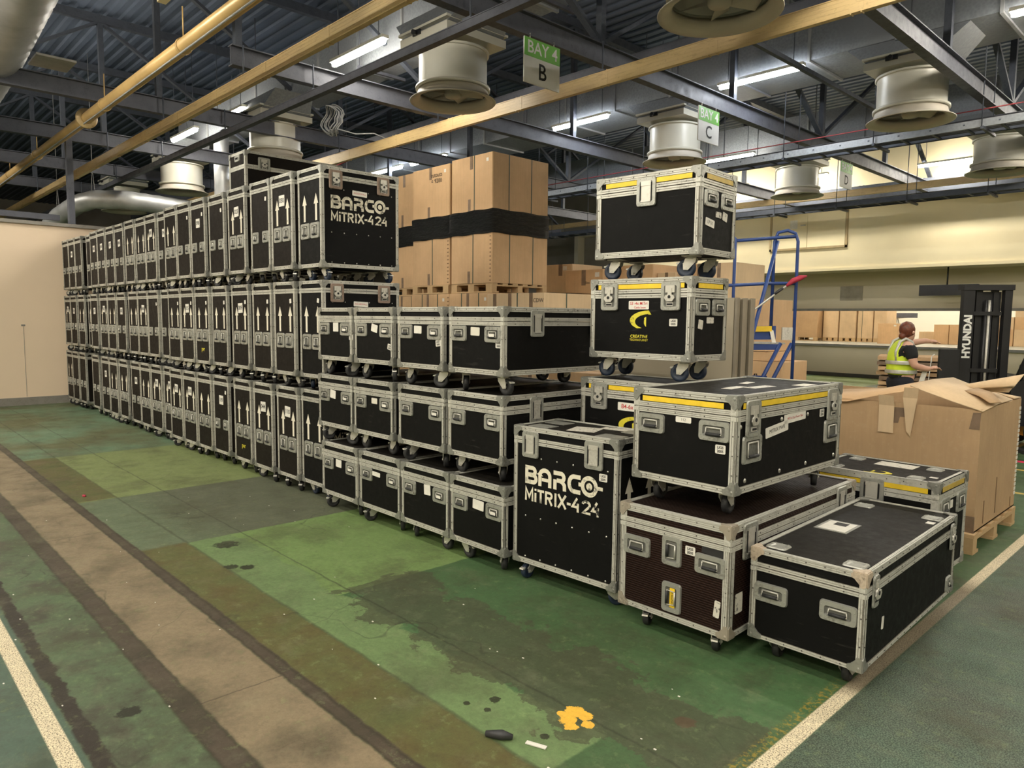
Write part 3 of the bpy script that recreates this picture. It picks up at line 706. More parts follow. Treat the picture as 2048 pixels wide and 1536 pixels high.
def case_meshes(key, w, d, h, c, ext, blk, band, panel, top, post=.030, ribs=True, bot=.034, seamgap=.003):
    if key in CASE: return CASE[key]
    hw, hd = w/2, d/2; z0, z1 = c, c+h; zs = z1-ext-blk-band/2     # seam height
    I = .006
    body = MB().box(-hw+I, hw-I, -hd+I, hd-I, z0+.002, zs-seamgap)
    lid = MB().box(-hw+I, hw-I, -hd+I, hd-I, zs+seamgap, z1-.010); lid.box(-hw+.012, hw-.012, -hd+.012, hd-.012, z1-.011, z1-I, 1)
    fb, fl, rv = MB(), MB(), MB()
    for fc, L, D in (('F', w, d), ('R', d, w), ('B', w, d), ('L', d, w)):
        a = FACE[fc]; l2 = L/2; y = -D/2
        s1 = MB(); strip(s1, -l2+post, l2-post, z0, z0+bot, y, ribs); strip(s1, -l2+post, l2-post, zs-band/2, zs-seamgap/2, y, ribs)
        strip(s1, -l2, -l2+post, z0, zs-seamgap/2, y, ribs); strip(s1, l2-post, l2, z0, zs-seamgap/2, y, ribs)
        rotmb(s1, a, fb)
        s2 = MB(); strip(s2, -l2+.001, l2-.001, z1-ext, z1, y, ribs); strip(s2, -l2+.001, l2-.001, zs+seamgap/2, zs+band/2, y, ribs)
        s2.box(-l2, -l2+post, y+.0015, y+.012, zs, z1); s2.box(l2-post, l2, y+.0015, y+.012, zs, z1)
        # hinge plates at the corners across the seam
        for sx in (-1, 1): s2.box(sx*(l2-post/2)-post*.42, sx*(l2-post/2)+post*.42, y-.0025, y, zs+.004, zs+.024)
        for sx in (-1, 1): s1b = MB().box(sx*(l2-post/2)-post*.42, sx*(l2-post/2)+post*.42, y-.0025, y, zs-.024, zs-.004); rotmb(s1b, a, fb)
        rotmb(s2, a, fl)
        s3 = MB()
        def rivet(u, v):
            s3.add([(u-.0045, y-.0005, v), (u, y-.0005, v-.0045), (u+.0045, y-.0005, v), (u, y-.0005, v+.0045), (u, y-.0045, v)], [(0, 1, 4), (1, 2, 4), (2, 3, 4), (3, 0, 4)], 0, True)
        n = max(2, int(L/.10))
        for i in range(n):
            u = -l2+.05+(L-.1)*(i+.5)/n
            rivet(u, z0+bot*.55); rivet(u, z1-ext*.45); 
            if i % 2 == 0: rivet(u, zs-band*.28); rivet(u, zs+band*.28)
        n = max(2, int((zs-z0)/.12))
        for i in range(n):
            v = z0+.05+(zs-z0-.1)*(i+.5)/n; rivet(-l2+post*.5, v); rivet(l2-post*.5, v)
        rotmb(s3, a, rv)
    # top rim
    e = ext*.8
    for x0, x1, y0_, y1_ in ((-hw, hw, -hd, -hd+e), (-hw, hw, hd-e, hd), (-hw, -hw+e, -hd+e, hd-e), (hw-e, hw, -hd+e, hd-e)):
        fl.box(x0, x1, y0_, y1_, z1-.004, z1)
        if ribs:
            nn_ = 3
            for i in range(nn_):
                a0, a1 = (i+.2)/nn_, (i+.8)/nn_
                if x1-x0 > y1_-y0_: fl.box(x0, x1, y0_+(y1_-y0_)*a0, y0_+(y1_-y0_)*a1, z1, z1+.0015)
                else: fl.box(x0+(x1-x0)*a0, x0+(x1-x0)*a1, y0_, y1_, z1, z1+.0015)
    CASE[key] = (body.mesh('body', panel), lid.mesh('lid', [panel, top]), fb.mesh('body_frame', [ALU, GROOVE]), fl.mesh('lid_frame', [ALU, GROOVE]), rv.mesh('rivets', DOT))
    return CASE[key]
class Case:
    def __init__(s, name, label, key, w, d, h, c, ext, blk, band, loc, rz=0, panel=BLACK, top=TOPBLK, group=None, corners=CORNERM, wheel=RUBBER, post=.03, ribs=True, bot=.034, casters=True, cx=.075, cdir=None, cat='flight case', rivets=True):
        s.w, s.d, s.h, s.c = w, d, h, c; s.zs = c+h-ext-blk-band/2
        s.t = thing(name, label, cat, loc, rz, group)
        b, l, fb, fl, rv = case_meshes(key, w, d, h, c, ext, blk, band, panel, top, post, ribs, bot)
        O('body', b, s.t); lo = O('lid', l, s.t); O('frame', fb, s.t); O('frame', fl, lo)
        if rivets: tag(O('rivets', rv, s.t), kind='stuff')
        for sx in (-1, 1):
            for sy in (-1, 1):
                for sz in (-1, 1):
                    cm = corners if not (corners is RUSTY and (sz < 0 or sy > 0)) else CORNERM
                    O('corner_ball', corner_mesh(sx, sy, sz, cm), s.t, (sx*w/2, sy*d/2, c+h if sz > 0 else c))
        if casters:
            cm, wm = caster_meshes(c, wheel); i = 0
            for sx in (-1, 1):
                for sy in (-1, 1):
                    ang = (cdir[i] if cdir else random.choice([0, .5, 2.4, PI, -.6, 1.3])); i += 1
                    k = O('caster', cm, s.t, (sx*(w/2-cx), sy*(d/2-cx), 0), (0, 0, ang)); O('wheel', wm, k)
    def on(s, face, u, v, out=0.0):
        """u from left edge of face, v above case bottom -> loc, rot"""
        a = FACE[face]; L = s.w if face in 'FB' else s.d; D = s.d if face in 'FB' else s.w
        x, y = u-L/2, -D/2-out
        return (x*math.cos(a)-y*math.sin(a), x*math.sin(a)+y*math.cos(a), s.c+v), (0, 0, a)
    def put(s, name, me, face, u, v, out=0.0, rot=0.0, parent=None):
        loc, r = s.on(face, u, v, out)
        o = O(name, me, s.t); R_ = Matrix.Rotation(r[2], 4, 'Z') @ Matrix.Rotation(rot, 4, 'Y')
        o.location = loc; o.rotation_euler = R_.to_euler(); return o
    def handle(s, face, u, v, w=.165, h=.10, rot=0):
        m, g = handle_mesh(w, h); o = s.put('handle', m, face, u, v, -.006, rot); O('grip', g, o); return o
    def latch(s, face, u, v, kind='butterfly', w=.133, h=.168, mt=None):
        m, g = latch_mesh(kind, w, h, mt); o = s.put('latch', m, face, u, v, .001); O('catch', g, o); return o
    def sticker(s, face, u, v, w, h, text=None, size=.02, ink=INK, rot=0, mat=STICK, bold=0.0, out=-.0035):
        k = ('s', w, h, mat.name)
        if k not in FIT:
            FIT[k] = MB().prism(rrect(w, h, .004, 1), -.0008, .0008).mesh('sticker', mat)
        o = s.put('sticker', FIT[k], face, u, v, out, rot)
        if text: O('lettering', text_mesh(text, size, ink, bold), o, (0, -.0014, 0))
        return o
    def flat(s, name, mb, mat, face, u=0, v=0, out=-.0045):
        """mb drawn in face coords: x from left edge, z above case bottom"""
        me = mb if not isinstance(mb, MB) else mb.mesh(name, mat)
        L = s.w if face in 'FB' else s.d
        return s.put(name, me, face, u, v, out)
    def top_item(s, name, me, u, v, rz=0, up=.0005):
        return O(name, me, s.t, (u-s.w/2, v-s.d/2, s.c+s.h-.006+up), (0, 0, rz))
    def tape(s, face, u0, u1, v0, v1, mat=YTAPE):
        return s.flat('tape', MB().box(u0, u1, -.001, .001, v0, v1), mat, face, 0, 0, .0015)
    def lig(s, face, u, v, rot=0):
        o = s.sticker(face, u, v, .056, .044, None, 0, INK, rot)
        O('lettering', text_mesh('LIGS', .018, INK, .0006), o, (0, -.0014, .009)); O('lettering', text_mesh('2005', .018, INK, .0006), o, (0, -.0014, -.010))
        return o
def stroke(mb, pts, w, closed=False):
    P = [Vector((x, z)) for x, z in pts]; n = len(P); L, R = [], []
    for i in range(n):
        if closed: a, b = P[i]-P[i-1], P[(i+1) % n]-P[i]
        else:
            a = P[i]-P[i-1] if i else P[1]-P[0]; b = P[i+1]-P[i] if i < n-1 else P[i]-P[i-1]
        a.normalize(); b.normalize(); m = (a+b)
        if m.length < 1e-4: m = b.copy()
        m.normalize(); nrm = Vector((-m.y, m.x)); sc = 1/max(.5, nrm.dot(Vector((-a.y, a.x))))
        L.append(P[i]+nrm*w/2*sc); R.append(P[i]-nrm*w/2*sc)
    vs = [(p.x, 0, p.y) for p in L]+[(p.x, 0, p.y) for p in R]
    fs = [(i, n+i, n+(i+1) % n, (i+1) % n) for i in range(n if closed else n-1)]
    mb.add(vs, fs)
def arc(cx, cz, rx, rz, a0, a1, n=10): return [(cx+rx*math.cos(math.radians(a0+(a1-a0)*i/n)), cz+rz*math.sin(math.radians(a0+(a1-a0)*i/n))) for i in range(n+1)]
def logo_mesh():
    m = MB(); W = .026; z0, z1 = .512+W/2, .627-W/2; zm = (z0+z1)/2; h = z1-z0; q = h/4
    stroke(m, [(.107, z0-W/2), (.107, z1+W/2)], W)                                   # B
    stroke(m, [(.11, z1), (.155, z1)]+arc(.155, zm+q+.001, q*1.0, q-.001, 80, -80, 8)+[(.11, zm)], W)
    stroke(m, [(.13, zm), (.160, zm)]+arc(.160, zm-q, q*1.1, q, 80, -80, 8)+[(.11, z0)], W)
    stroke(m, [(.217, z0-W/2), (.217, z1-.035)]+arc(.257, z1-.035, .040, .035, 180, 0, 10)+[(.297, z0-W/2)], W)  # A
    stroke(m, [(.232, z0+.030), (.285, z0+.030)], W*.8)
    stroke(m, [(.338, z0-W/2), (.338, zm+.004)], W)                                    # R
    stroke(m, [(.326, z1), (.385, z1)]+arc(.385, zm+q, q, q, 80, -80, 8)+[(.352, zm)], W)
    stroke(m, [(.376, zm), (.395, zm-.006), (.411, zm-.022), (.413, z0-W/2)], W)
    stroke(m, [(.533, z1)]+[(.485, z1)]+arc(.485, zm, .037, h/2, 100, 260, 12)+[(.533, z0)], W)   # C
    stroke(m, arc(.597, .572, .049, .049, 0, 360, 28)[:-1], W, True)                  # ring
    m.add([(.597, 0, .572)]+[(x, 0, z) for x, z in arc(.597, .572, .022, .022, 0, 360, 20)], [(0, i+1, i+2) for i in range(20)])
    stroke(m, [(.518, .574), (.55, .574)], W*.9); stroke(m, [(.642, .572), (.694, .572)], W*.8)
    w = .0155; b, t_ = .405+w/2, .488-w/2; mid = (b+t_)/2
    B_, T_ = b-w/2, t_+w/2
    stroke(m, [(.102, B_), (.102, T_-.004), (.130, b+.018), (.157, T_-.004), (.157, B_)], w)            # M
    stroke(m, [(.182, B_), (.182, B_+.057)], w); stroke(m, [(.182, T_-.013), (.182, T_)], w)              # i
    stroke(m, [(.198, t_), (.252, t_)], w); stroke(m, [(.225, t_), (.225, B_)], w)                       # T
    stroke(m, [(.268, B_), (.268, T_)], w); stroke(m, [(.268, t_), (.295, t_)]+arc(.295, (t_+mid)/2, .019, (t_-mid)/2, 80, -80, 6)+[(.272, mid)], w); stroke(m, [(.290, mid), (.316, B_)], w)
    stroke(m, [(.344, B_), (.344, T_)], w)
    stroke(m, [(.366, T_), (.424, B_)], w); stroke(m, [(.424, T_), (.366, B_)], w)                       # X
    stroke(m, [(.433, mid-.004), (.462, mid-.004)], w)
    for x in (.474, .620): stroke(m, [(x+.048, b+.022), (x+.002, b+.022), (x+.036, T_)], w*.95); stroke(m, [(x+.042, B_), (x+.042, mid+.012)], w)
    stroke(m, [(.552, t_-.016)]+arc(.578, t_-.018, .026, .018, 170, -30, 8)+[(.556, b), (.610, b)], w)
    m.v = [(x, 0, z) for x, y, z in m.v]
    return m.mesh('lettering', WHITEPAINT)
LOGO = logo_mesh()
m = MB(); m.add([(-.017, 0, -.11), (.017, 0, -.11), (.017, 0, .035), (-.017, 0, .035), (-.040, 0, .035), (.040, 0, .035), (0, 0, .125)], [(0, 1, 2, 3), (4, 5, 6)]); ARROW = m.mesh('arrow', ARROWPAINT)
m = MB()
stroke(m, arc(.46, .215, .145, .075, 75, 190, 12)+[(.335, .16)], .030)
m = MB()   # curved emblem: crescent swoosh and a tapered stem
out_ = arc(.465, .215, .148, .062, 92, 232, 16); inn = arc(.475, .208, .118, .048, 92, 236, 16)
n = len(out_); m.add([(x, 0, z) for x, z in out_]+[(x, 0, z) for x, z in inn], [(i, i+1, n+i+1, n+i) for i in range(n-1)])
m.add([(.455, 0, .277), (.452, 0, .256), (.458, 0, .252), (.478, 0, .252), (.458, 0, .277)], [(0, 1, 2, 3, 4)])
m.add([(.425, 0, .232), (.441, 0, .238), (.441, 0, .176), (.425, 0, .190)], [(0, 3, 2, 1)])
m.v = [(x-.387, 0, z-.2) for x, y, z in m.v]; EMBLEM = m.mesh('emblem', YELPAINT)
# ---- the tall two-arrow cases of the long row (0.431 x 0.80 x 0.867)
CW, CD, CH, CC = .427, .80, .867, .114
def tall_case(label, x, y, z, rz=0, arrows=True, number=None, group='tall flight cases of the long row', full=False, dots=True, yel=False, rear=False, small=False, numup=0.0, panel=None):
    p = panel or (BLACK if full else BLACK2)
    c = Case('flight_case', label, ('tall', p.name), CW, CD, CH, CC, .028, .037, .042, (x, y, z), rz, panel=p, group=group, post=.030, wheel=RUBBER if not full else BLUERUB, rivets=True, cx=.08)
    ends = ['F', 'B'] if rear else ['F']
    for e in ends:
        if arrows:
            for u in (.118, .325): c.put('arrow', ARROW, e, u, .517, -.0045)
            for u in (.128, .304): c.handle(e, u, .322, .15, .14)
        else:
            for u in (.105, .326): c.handle(e, u, .330, .125, .115)
        if number: 
            o = c.sticker(e, .215, .60+numup, .11, .10, number, .062, INK, random.uniform(-.05, .05), bold=.0012)
        if small: c.sticker(e, .335, .69, .035, .04, None, 0, INK, random.uniform(-.2, .2))
    if full:
        for f in ('R', 'L'):
            for u in (.141, .63): c.latch(f, u, .76, 'butterfly' if z > .5 else 'plate', .133, .165, RUSTY2 if z > .5 else None)
            if z > .5:
                st = c.sticker(f, .385, .665, .15, .045, 'AS2-LEDWALL', .020, REDINK, .03)
            c.put('lettering', LOGO, f, 0, 0, -.0045).location = c.on(f, 0, 0, -.0045)[0]
            rv = MB()
            for vv_ in (.045, .305, .68):
                for i in range(6): rv.lathe([(.006, 0), (.004, -.003), (.0001, -.004)], (.10+i*.125, -.0, vv_), 6, axis='y')
            c.flat('screw_heads', rv, RIVET, f, 0, 0, -.006)
    if yel: O('lettering', text_mesh('pvr', .07, YELPAINT, .001), c.t, (0, -CD/2+.0045, CC+.165))
    return c
ORD = ['first', 'second', 'third', 'fourth', 'fifth', 'sixth', 'seventh', 'eighth', 'ninth', 'tenth', 'eleventh', 'twelfth', 'thirteenth', 'fourteenth', 'fifteenth', 'sixteenth', 'seventeenth', 'eighteenth', 'nineteenth', 'twentieth']
RY = 3.143
dY = lambda X: 0.0 if X < -13.8 else (-.02 if X < -9.9 else (-.055 if X < -8.5 else (-.03 if X < -6.3 else 0.0)))
T3 = [(-15.155, 0, None), (-14.76, 0, '083'), (-14.28, 0, None), (-13.72, 0, None), (-13.28, 0, '080'), (-12.80, 0, '088'), (-12.35, 0, '077'), (-11.93, 0, '086'), (-11.35, 1, None), (-10.92, 1, None), (-10.47, 1, '081'), (-10.03, 0, '096'), (-9.765, 1, None), (-9.33, 0, None), (-8.80, 0, '098'), (-8.24, 0, None), (-7.695, 1, '025'), (-7.144, 0, None), (-6.666, 1, '030'), (-6.14, 1, None)]
T2 = [(-15.17, 1, '037'), (-14.77, 0, '074'), (-14.21, 1, None), (-13.74, 1, None), (-13.33, 0, '072'), (-12.82, 1, '007'), (-12.36, 1, None), (-11.94, 0, '082'), (-11.32, 1, None), (-10.93, 1, '068'), (-10.47, 0, None), (-10.03, 0, None), (-9.767, 1, None), (-9.34, 1, '015'), (-8.86, 1, None), (-8.26, 1, None), (-7.684, 1, '009'), (-7.16, 1, None), (-6.66, 1, None), (-6.136, 1, None)]
T1 = [(-15.16, 1, None), (-14.75, 0, None), (-14.31, 0, None), (-13.45, 0, None), (-12.87, 0, '002'), (-12.39, 1, None), (-11.91, 1, None), (-11.32, 0, '088'), (-10.90, 1, None), (-10.45, 1, '001'), (-10.03, 1, '094'), (-9.755, 1, '031'), (-9.34, 1, '018'), (-8.845, 1, None), (-8.25, 0, '109'), (-7.66, 1, None), (-7.156, 1, '044'), (-6.645, 1, '110'), (-6.135, 1, None)]
for tier, (lst, z0, nm) in enumerate(((T1, 0.0, 'bottom'), (T2, .983, 'middle'), (T3, 1.966, 'top'))):
    prev = None; N = len(lst)
    xs = []
    for k, (X, ar, num) in enumerate(lst):
        off = dY(X)
        if X == -10.03: off = 0.0
        if X in (-13.72, -13.74): off = .05
        x0 = X*(1+off/RY) if X != -13.72 and X != -13.74 else X
        if X == -10.03: x0 = -10.025; 
        if prev is not None and x0 < prev+CW+.014: x0 = prev+CW+.014
        prev = x0; xs.append((x0, off))
    for k in range(N-2, -1, -1):      # push left neighbours if the chain grew
        pass
    for k, (X, ar, num) in enumerate(lst):
        x0, off = xs[k]; q = N-k
        vis = num if num and (k >= 4) else num
        if num and k >= 8 and num != '096' and num != '094': lab = 'tall black case numbered %s, %s tier of long row, %s from near end' % (num, nm, ORD[q-1])
        elif q == 1: lab = {'top': 'tall black case with big cream lettering on its side, top tier, near end', 'middle': 'tall black case at the near end, middle tier, half behind smaller cases', 'bottom': 'tall black case at the near end, bottom tier, beside small cases'}[nm]
        elif ar: lab = 'tall black case with white arrows, %s tier of long row, %s from near end' % (nm, ORD[q-1])
        else: lab = 'tall plain black case, %s tier of long row, %s from near end' % (nm, ORD[q-1])
        jit = random.uniform(-.008, .008)
        tall_case(lab, x0+CW/2, RY+CD/2+off+(jit if q > 1 else 0), z0, 0, bool(ar), num, full=(q == 1), yel=(X in (-8.86, -7.66)), small=(tier == 1 and k > 9) or (not ar and k > 8), numup=.03 if ar else 0.0)
# cases hidden in second rank carrying the lone big case
for k, z in enumerate((0, .983, 1.966)):
    tall_case('tall case of the hidden second rank, under the topmost long case', -8.5, 4.40, z, 0, False, None, group='hidden second rank cases')
# ---- topmost long case
c = Case('flight_case', 'long black flight case standing highest, behind the tall row', 'topcase', .455, 1.27, .47, .12, .030, .125, .05, (-8.527, 3.6+1.27/2, 2.967), 0, panel=BLACK2, group='large loose flight cases', post=.032, ribs=False)
c.handle('F', .235, .40, .14, .075)
c.latch('R', .23, .335, 'butterfly', .15, .155); c.latch('R', 1.02, .335, 'butterfly', .15, .155)
# ---- front MITRIX case (rotated: wide side to the front)
c = tall_case('upright black case with large cream lettering facing front, beside the brown case', 0, 0, 0, 0, True, None, group='large loose flight cases', full=True, rear=True, panel=BLACK)
a = .045; cxm = -3.223+.391*math.cos(a)-.2155*math.sin(a); cym = 3.098+.391*math.sin(a)+.2155*math.cos(a)
c.t.location = (cxm, cym, 0); c.t.rotation_euler = (0, 0, a+PI/2)
c.lig('L', .696, .64)
for (u, v, rz) in ((.11, .13, 0), (.30, .68, 0), (.33, .10, 0), (.12, .66, 0)):
    m_ = FIT.setdefault(('panel_sq',), MB().box(-.055, .055, -.08, .08, 0, .003).mesh('top_plate', ALU2)); c.top_item('top_plate', m_, u, v, rz)
c.top_item('worn_patch', MB().box(-.09, .09, -.09, .09, 0, .001).mesh('worn_patch', STICKWORN), .21, .40, .3)
c.top_item('worn_patch', MB().box(-.04, .04, -.12, .12, 0, .001).mesh('worn_patch', STICKWORN), .36, .25, .1)
# ---- 12 small cases in three tiers
def small_case(label, x, y, z, w, h, zc, sc=(.11, .45), d=1.2, side=False, lig=None, lab=None, latchy=True):
    c = Case('flight_case', label, ('small', w, h, d), w, d, h, zc, .032, .033, .056, (x+w/2, y+d/2, z), 0, group='small black cases in three tiers', post=.032, wheel=RUBBER, cx=.085, bot=.036)
    hv = h-.175
    c.handle('F', .105, hv, .155, .105); g = c.handle('F', w-.105, hv-.002, .155, .105)
    o = c.sticker('F', w-.100, hv-.008, .05, .024, None, out=.0145)
    if lab: c.sticker('F', lab[0], hv+.015, lab[1], lab[2], None, 0, INK, lab[3], STICK if lab[4] else STICKWORN)
    if lig: c.lig('F', lig[0], lig[1], lig[2])
    if latchy:
        for f in ('R', 'L'):
            for u in (.30, .90): c.latch(f, u, h-.105, 'plate', .125, .175)
        c.handle('R', .33, .16, .16, .10) if side else None
    return c
tiers = [(0.0, .125, .452, 3.054, [-5.586, -4.995, -4.400, -3.812], 'bottom'), (.577, .130, .444, 3.079, [-5.69, -5.105, -4.476, -3.880], 'middle'), (1.151, .130, .440, 3.083, [-5.69, -5.105, -4.482, -3.868], 'top')]
SL = [[None, None, None, None], [None]*4, [None]*4]
pos4 = ['leftmost', 'second from left', 'third from left', 'rightmost']
lg_ = {(2, 0): (.53, .20, .03), (2, 1): (.50, .14, .2), (2, 2): (.49, .19, -.12), (2, 3): (.50, .20, 0)}
lb_ = {(0, 0): (.27, .09, .065, .03, 1), (0, 1): (.24, .11, .035, .03, 1), (0, 2): (.32, .075, .075, -.05, 1), (0, 3): (.29, .11, .065, .05, 1),
       (1, 0): (.24, .09, .07, .1, 1), (1, 1): (.30, .08, .045, 0, 0), (2, 0): (.29, .085, .075, 0, 1), (2, 1): (.29, .085, .06, .2, 1), (2, 2): (.25, .09, .055, .02, 1), (2, 3): (.27, .09, .055, .03, 0)}
W_ = [[.59, .588, .59, .585], [.59, .59, .595, .60], [.585, .60, .555, .585]]
W_[2] = [.585, .585, .585, .585]; XT = [-6.00, -5.38, -4.72, -4.075]
for ti, (z, cc_, h_, y_, xs_, nm) in enumerate(tiers):
    for k in range(4):
        x = xs_[k]; wd = (.572, .561, .550)[ti]
        if ti == 0 and k == 3: wd = .552
        small_case('small black case in the three-tier block, %s tier, %s' % (nm, pos4[k]), x, y_+random.uniform(-.006, .006), z, wd, h_, cc_, lig=lg_.get((ti, k)), lab=lb_.get((ti, k)), side=False)
# ---- taped tower: Y4, Y3, Y2, Y1
def taped(label, key, w, d, h, c_, loc, rz, latches, kind, tapes, **k):
    c = Case('flight_case', label, key, w, d, h, c_, .034, .033, .055, loc, rz, group='yellow-taped flight cases', post=.036, wheel=BLUERUB, bot=.038, cx=.10, **k)
    for u in latches: c.latch('F', u, h-.112, kind, .136, .175); c.latch('B', u, h-.112, kind, .136, .175)
    for f, a_, b_, mt in tapes: c.tape(f, a_, b_, h-.064, h-.036, mt)
    return c
def ctr(x0, y0, w, d, a): return (x0+w/2*math.cos(a)-d/2*math.sin(a), y0+w/2*math.sin(a)+d/2*math.cos(a))
cd1 = [0.15, .1, .25, .1]
x, y = ctr(-3.14, 3.66, .764, .45, .01)
c4 = taped('taped black case at the floor, bottom of the yellow-taped tower', 'y4', .764, .45, .50, .13, (x, y, 0), .01, [.158, .618], 'butterfly', [('F', .23, .55, YTAPE)])
c3 = taped('taped black case second from floor in the tower, marked with red writing', 'y3', .764, .45, .50, .13, (x-.03, y, .629), .01, [.158, .618], 'butterfly', [('F', .07, .095, YTAPE), ('F', .235, .545, YTAPE), ('R', .06, .38, YTAPE)])
c3.sticker('F', .385, .335, .15, .052, 'B4-6x', .04, REDINK, .0, bold=.0006)
c3.put('emblem', EMBLEM, 'F', .387, .2, -.0045)
c2 = taped('taped black case with yellow emblem and lettering, third from floor in tower', 'y4b', .764, .404, .50, .13, ctr(-3.10, 3.66, .764, .404, .01)+(1.259+.015,), .01, [.158, .618], 'butterfly', [('F', .065, .090, YTAPE), ('F', .227, .550, YTAPE), ('F', .687, .71, YTAPE), ('R', .065, .34, YTAPE)], cdir=cd1)
c2.t.location[2] = 1.274
c2.sticker('F', .383, .335, .152, .053, None, 0)
O('lettering', text_mesh('S3 -4x MiTri', .026, REDINK, .0004), c2.t, (.383-.382, -.202+.0022, .13+.345)); O('lettering', text_mesh('Cable loom', .019, REDINK, .0003), c2.t, (.393-.382, -.202+.0022, .13+.320))
c2.put('emblem', EMBLEM, 'F', .387, .225, -.0045)
O('lettering', text_mesh('CREATIVE', .0265, YELPAINT, .0006, spacing=1.12), c2.t, (.388-.382, -.202+.0045, .13+.140)); O('lettering', text_mesh('TECHNOLOGY', .0185, YELPAINT, .0002, spacing=1.15), c2.t, (.388-.382, -.202+.0045, .13+.118))
c2.lig('F', .638, .23)
for u in (.122, .311): c2.handle('R', u, .322, .155, .102)
c2.sticker('R', .107, .22, .05, .055, None, 0, INK, .15, STICKWORN); c2.sticker('R', .214, .245, .08, .037, None, 0, INK, 0, STICKWORN)
c1 = taped('taped black case crowning the yellow-taped tower, one centred catch plate', 'y1', .731, .455, .50, .13, ctr(-3.03, 3.615, .731, .455, .068)+(1.903,), .068, [.370], 'plate', [('F', .073, .30, YTAPE), ('F', .44, .675, YTAPE), ('R', .07, .40, YTAPE2)], cdir=cd1)
c1.t.location[2] = 1.903
for u in (.136, .348): c1.handle('R', u, .328, .165, .10)
c1.sticker('R', .13, .188, .11, .045, 'LP1X', .03, INK, .12); c1.sticker('R', .235, .244, .07, .034, None, 0, INK, 0, STICKWORN); c1.sticker('R', .318, .24, .06, .05, None, 0, INK, .2, STICKWORN)
# ---- case A (taped, 112) on the brown case
A = Case('flight_case', 'wide yellow-taped black case labelled 112, resting on the brown case', 'caseA', .612, 1.205, .486, .127, .034, .035, .058, ctr(-2.34, 3.14, .612, 1.205, -.006)+(.674,), -.006, group='yellow-taped flight cases', post=.036, bot=.036, wheel=RUBBER, cx=.10, cdir=[-1.5, 1.6, -1.45, 2.0])
A.t.location[2] = .674
A.handle('F', .113, .303, .168, .103); A.handle('F', .489, .304, .172, .103)
A.sticker('F', .311, .341, .092, .030, '112', .020, INK); A.lig('F', .527, .218)
A.tape('F', .058, .540, .420, .447); A.tape('R', .205, 1.0, .422, .450); A.tape('R', .055, .078, .422, .450)
A.latch('R', .152, .367, 'butterfly', .140, .185); A.latch('R', 1.074, .37, 'butterfly', .140, .185)
A.handle('R', .160, .213, .185, .14); A.handle('R', 1.083, .214, .185, .135)
A.sticker('R', .418, .288, .245, .055, 'MITRIX PWR', .03, INK, -.10, STICK); A.sticker('R', .618, .335, .25, .050, 'MiTrix Dsp Power Box', .019, REDINK, -.04)
A.lig('R', .95, .33)
sc_ = MB()
for (u, v) in ((.046, .333), (.468, .336), (.772, .336), (1.172, .338), (1.137, .064), (.771, .062), (.467, .061), (.106, .06)): sc_.lathe([(.012, 0), (.010, -.003), (.0001, -.005)], (u-1.205/2, 0, v), 10, axis='y')
A.put('screw_heads', sc_.mesh('screw_heads', RIVET), 'R', 1.205/2, 0, -.0055)
for (u, v, w_, d_, rz) in ((.33, .46, .06, .20, .1), (.40, .62, .07, .22, -.05), (.22, .80, .05, .15, .2), (.50, .95, .08, .16, 0)): A.top_item('worn_label', MB().box(-w_/2, w_/2, -d_/2, d_/2, 0, .001).mesh('worn_label', STICKWORN), u, v, rz)
# ---- brown case
BR = Case('flight_case', 'dark brown textured flight case with mixed handles, under the 112 case', 'brown', .656, 1.52, .557, .114, .038, .032, .056, ctr(-2.343, 3.049, .656, 1.52, .010)+(0,), .010, panel=BROWN, top=TOPBRN, group='large loose flight cases', post=.040, bot=.030, cx=.12, cdir=[1.9, 1.6, 1.9, 1.6], corners=BRNFIT)
BR.handle('F', .111, .341, .168, .105); BR.handle('F', .546, .342, .170, .102)
BR.handle('F', .326, .362, .155, .115, PI/2); BR.handle('F', .332, .119, .158, .115, PI/2)
BR.sticker('F', .338, .119, .030, .105, None, 0, INK, 0, YTAPE, out=-.001)
BR.lig('F', .433, .389); BR.sticker('F', .590, .135, .032, .085, None, 0, INK, .1, STICKWORN); BR.sticker('F', .572, .412, .15, .035, None, 0, INK, .05, RUBBER)
O('lettering', text_mesh('STAGING', .017, INK, .0003), BR.t, (.338-.328, -.76-.0005, .114+.119), (0, PI/2, 0))
BR.sticker('R', .10, .16, .07, .10, None, 0, INK, 0, STICKWORN)
BR.latch('R', .18, .46, 'plate', .14, .18); BR.latch('R', 1.30, .46, 'plate', .14, .18)
# ---- low black case at right front
RB = Case('flight_case', 'low long black case at front right, paper label window in lid', 'rb', .532, 1.418, .445, .114, .028, .040, .042, ctr(-1.654, 3.19, .532, 1.418, .022)+(0,), .022, group='large loose flight cases', post=.030, bot=.020, cx=.10, cdir=[-1.5, -1.5, -1.5, 1.2], ribs=True, corners=RUSTY)
RB.handle('F', .104, .236, .165, .094); RB.handle('F', .418, .238, .167, .094)
RB.latch('R', .11, .345, 'butterfly', .07, .15); RB.latch('R', 1.33, .335, 'butterfly', .07, .15)
RB.handle('R', 1.33, .06, .09, .09); RB.sticker('R', .25, .155, .028, .06, None, 0, INK, .1)
cup = MB(); dish(cup, .10, .09, .016, .006, .014); cup.v = [(x, z, -y) for x, y, z in cup.v]; cup.f = [tuple(reversed(f)) for f in cup.f]; CUP = cup.mesh('stacking_cup', [ALU2, ALU2])
for (u, v) in ((.085, .11), (.447, .11), (.086, 1.25), (.455, 1.24)): RB.top_item('stacking_cup', CUP, u, v)
RB.top_item('label_frame', MB().box(-.085, .085, -.108, .108, 0, .003).mesh('label_frame', ALU2), .15, .675, 0)
RB.top_item('paper_label', MB().box(-.07, .07, -.092, .092, .003, .004).mesh('paper_label', STICK), .15, .675, 0)
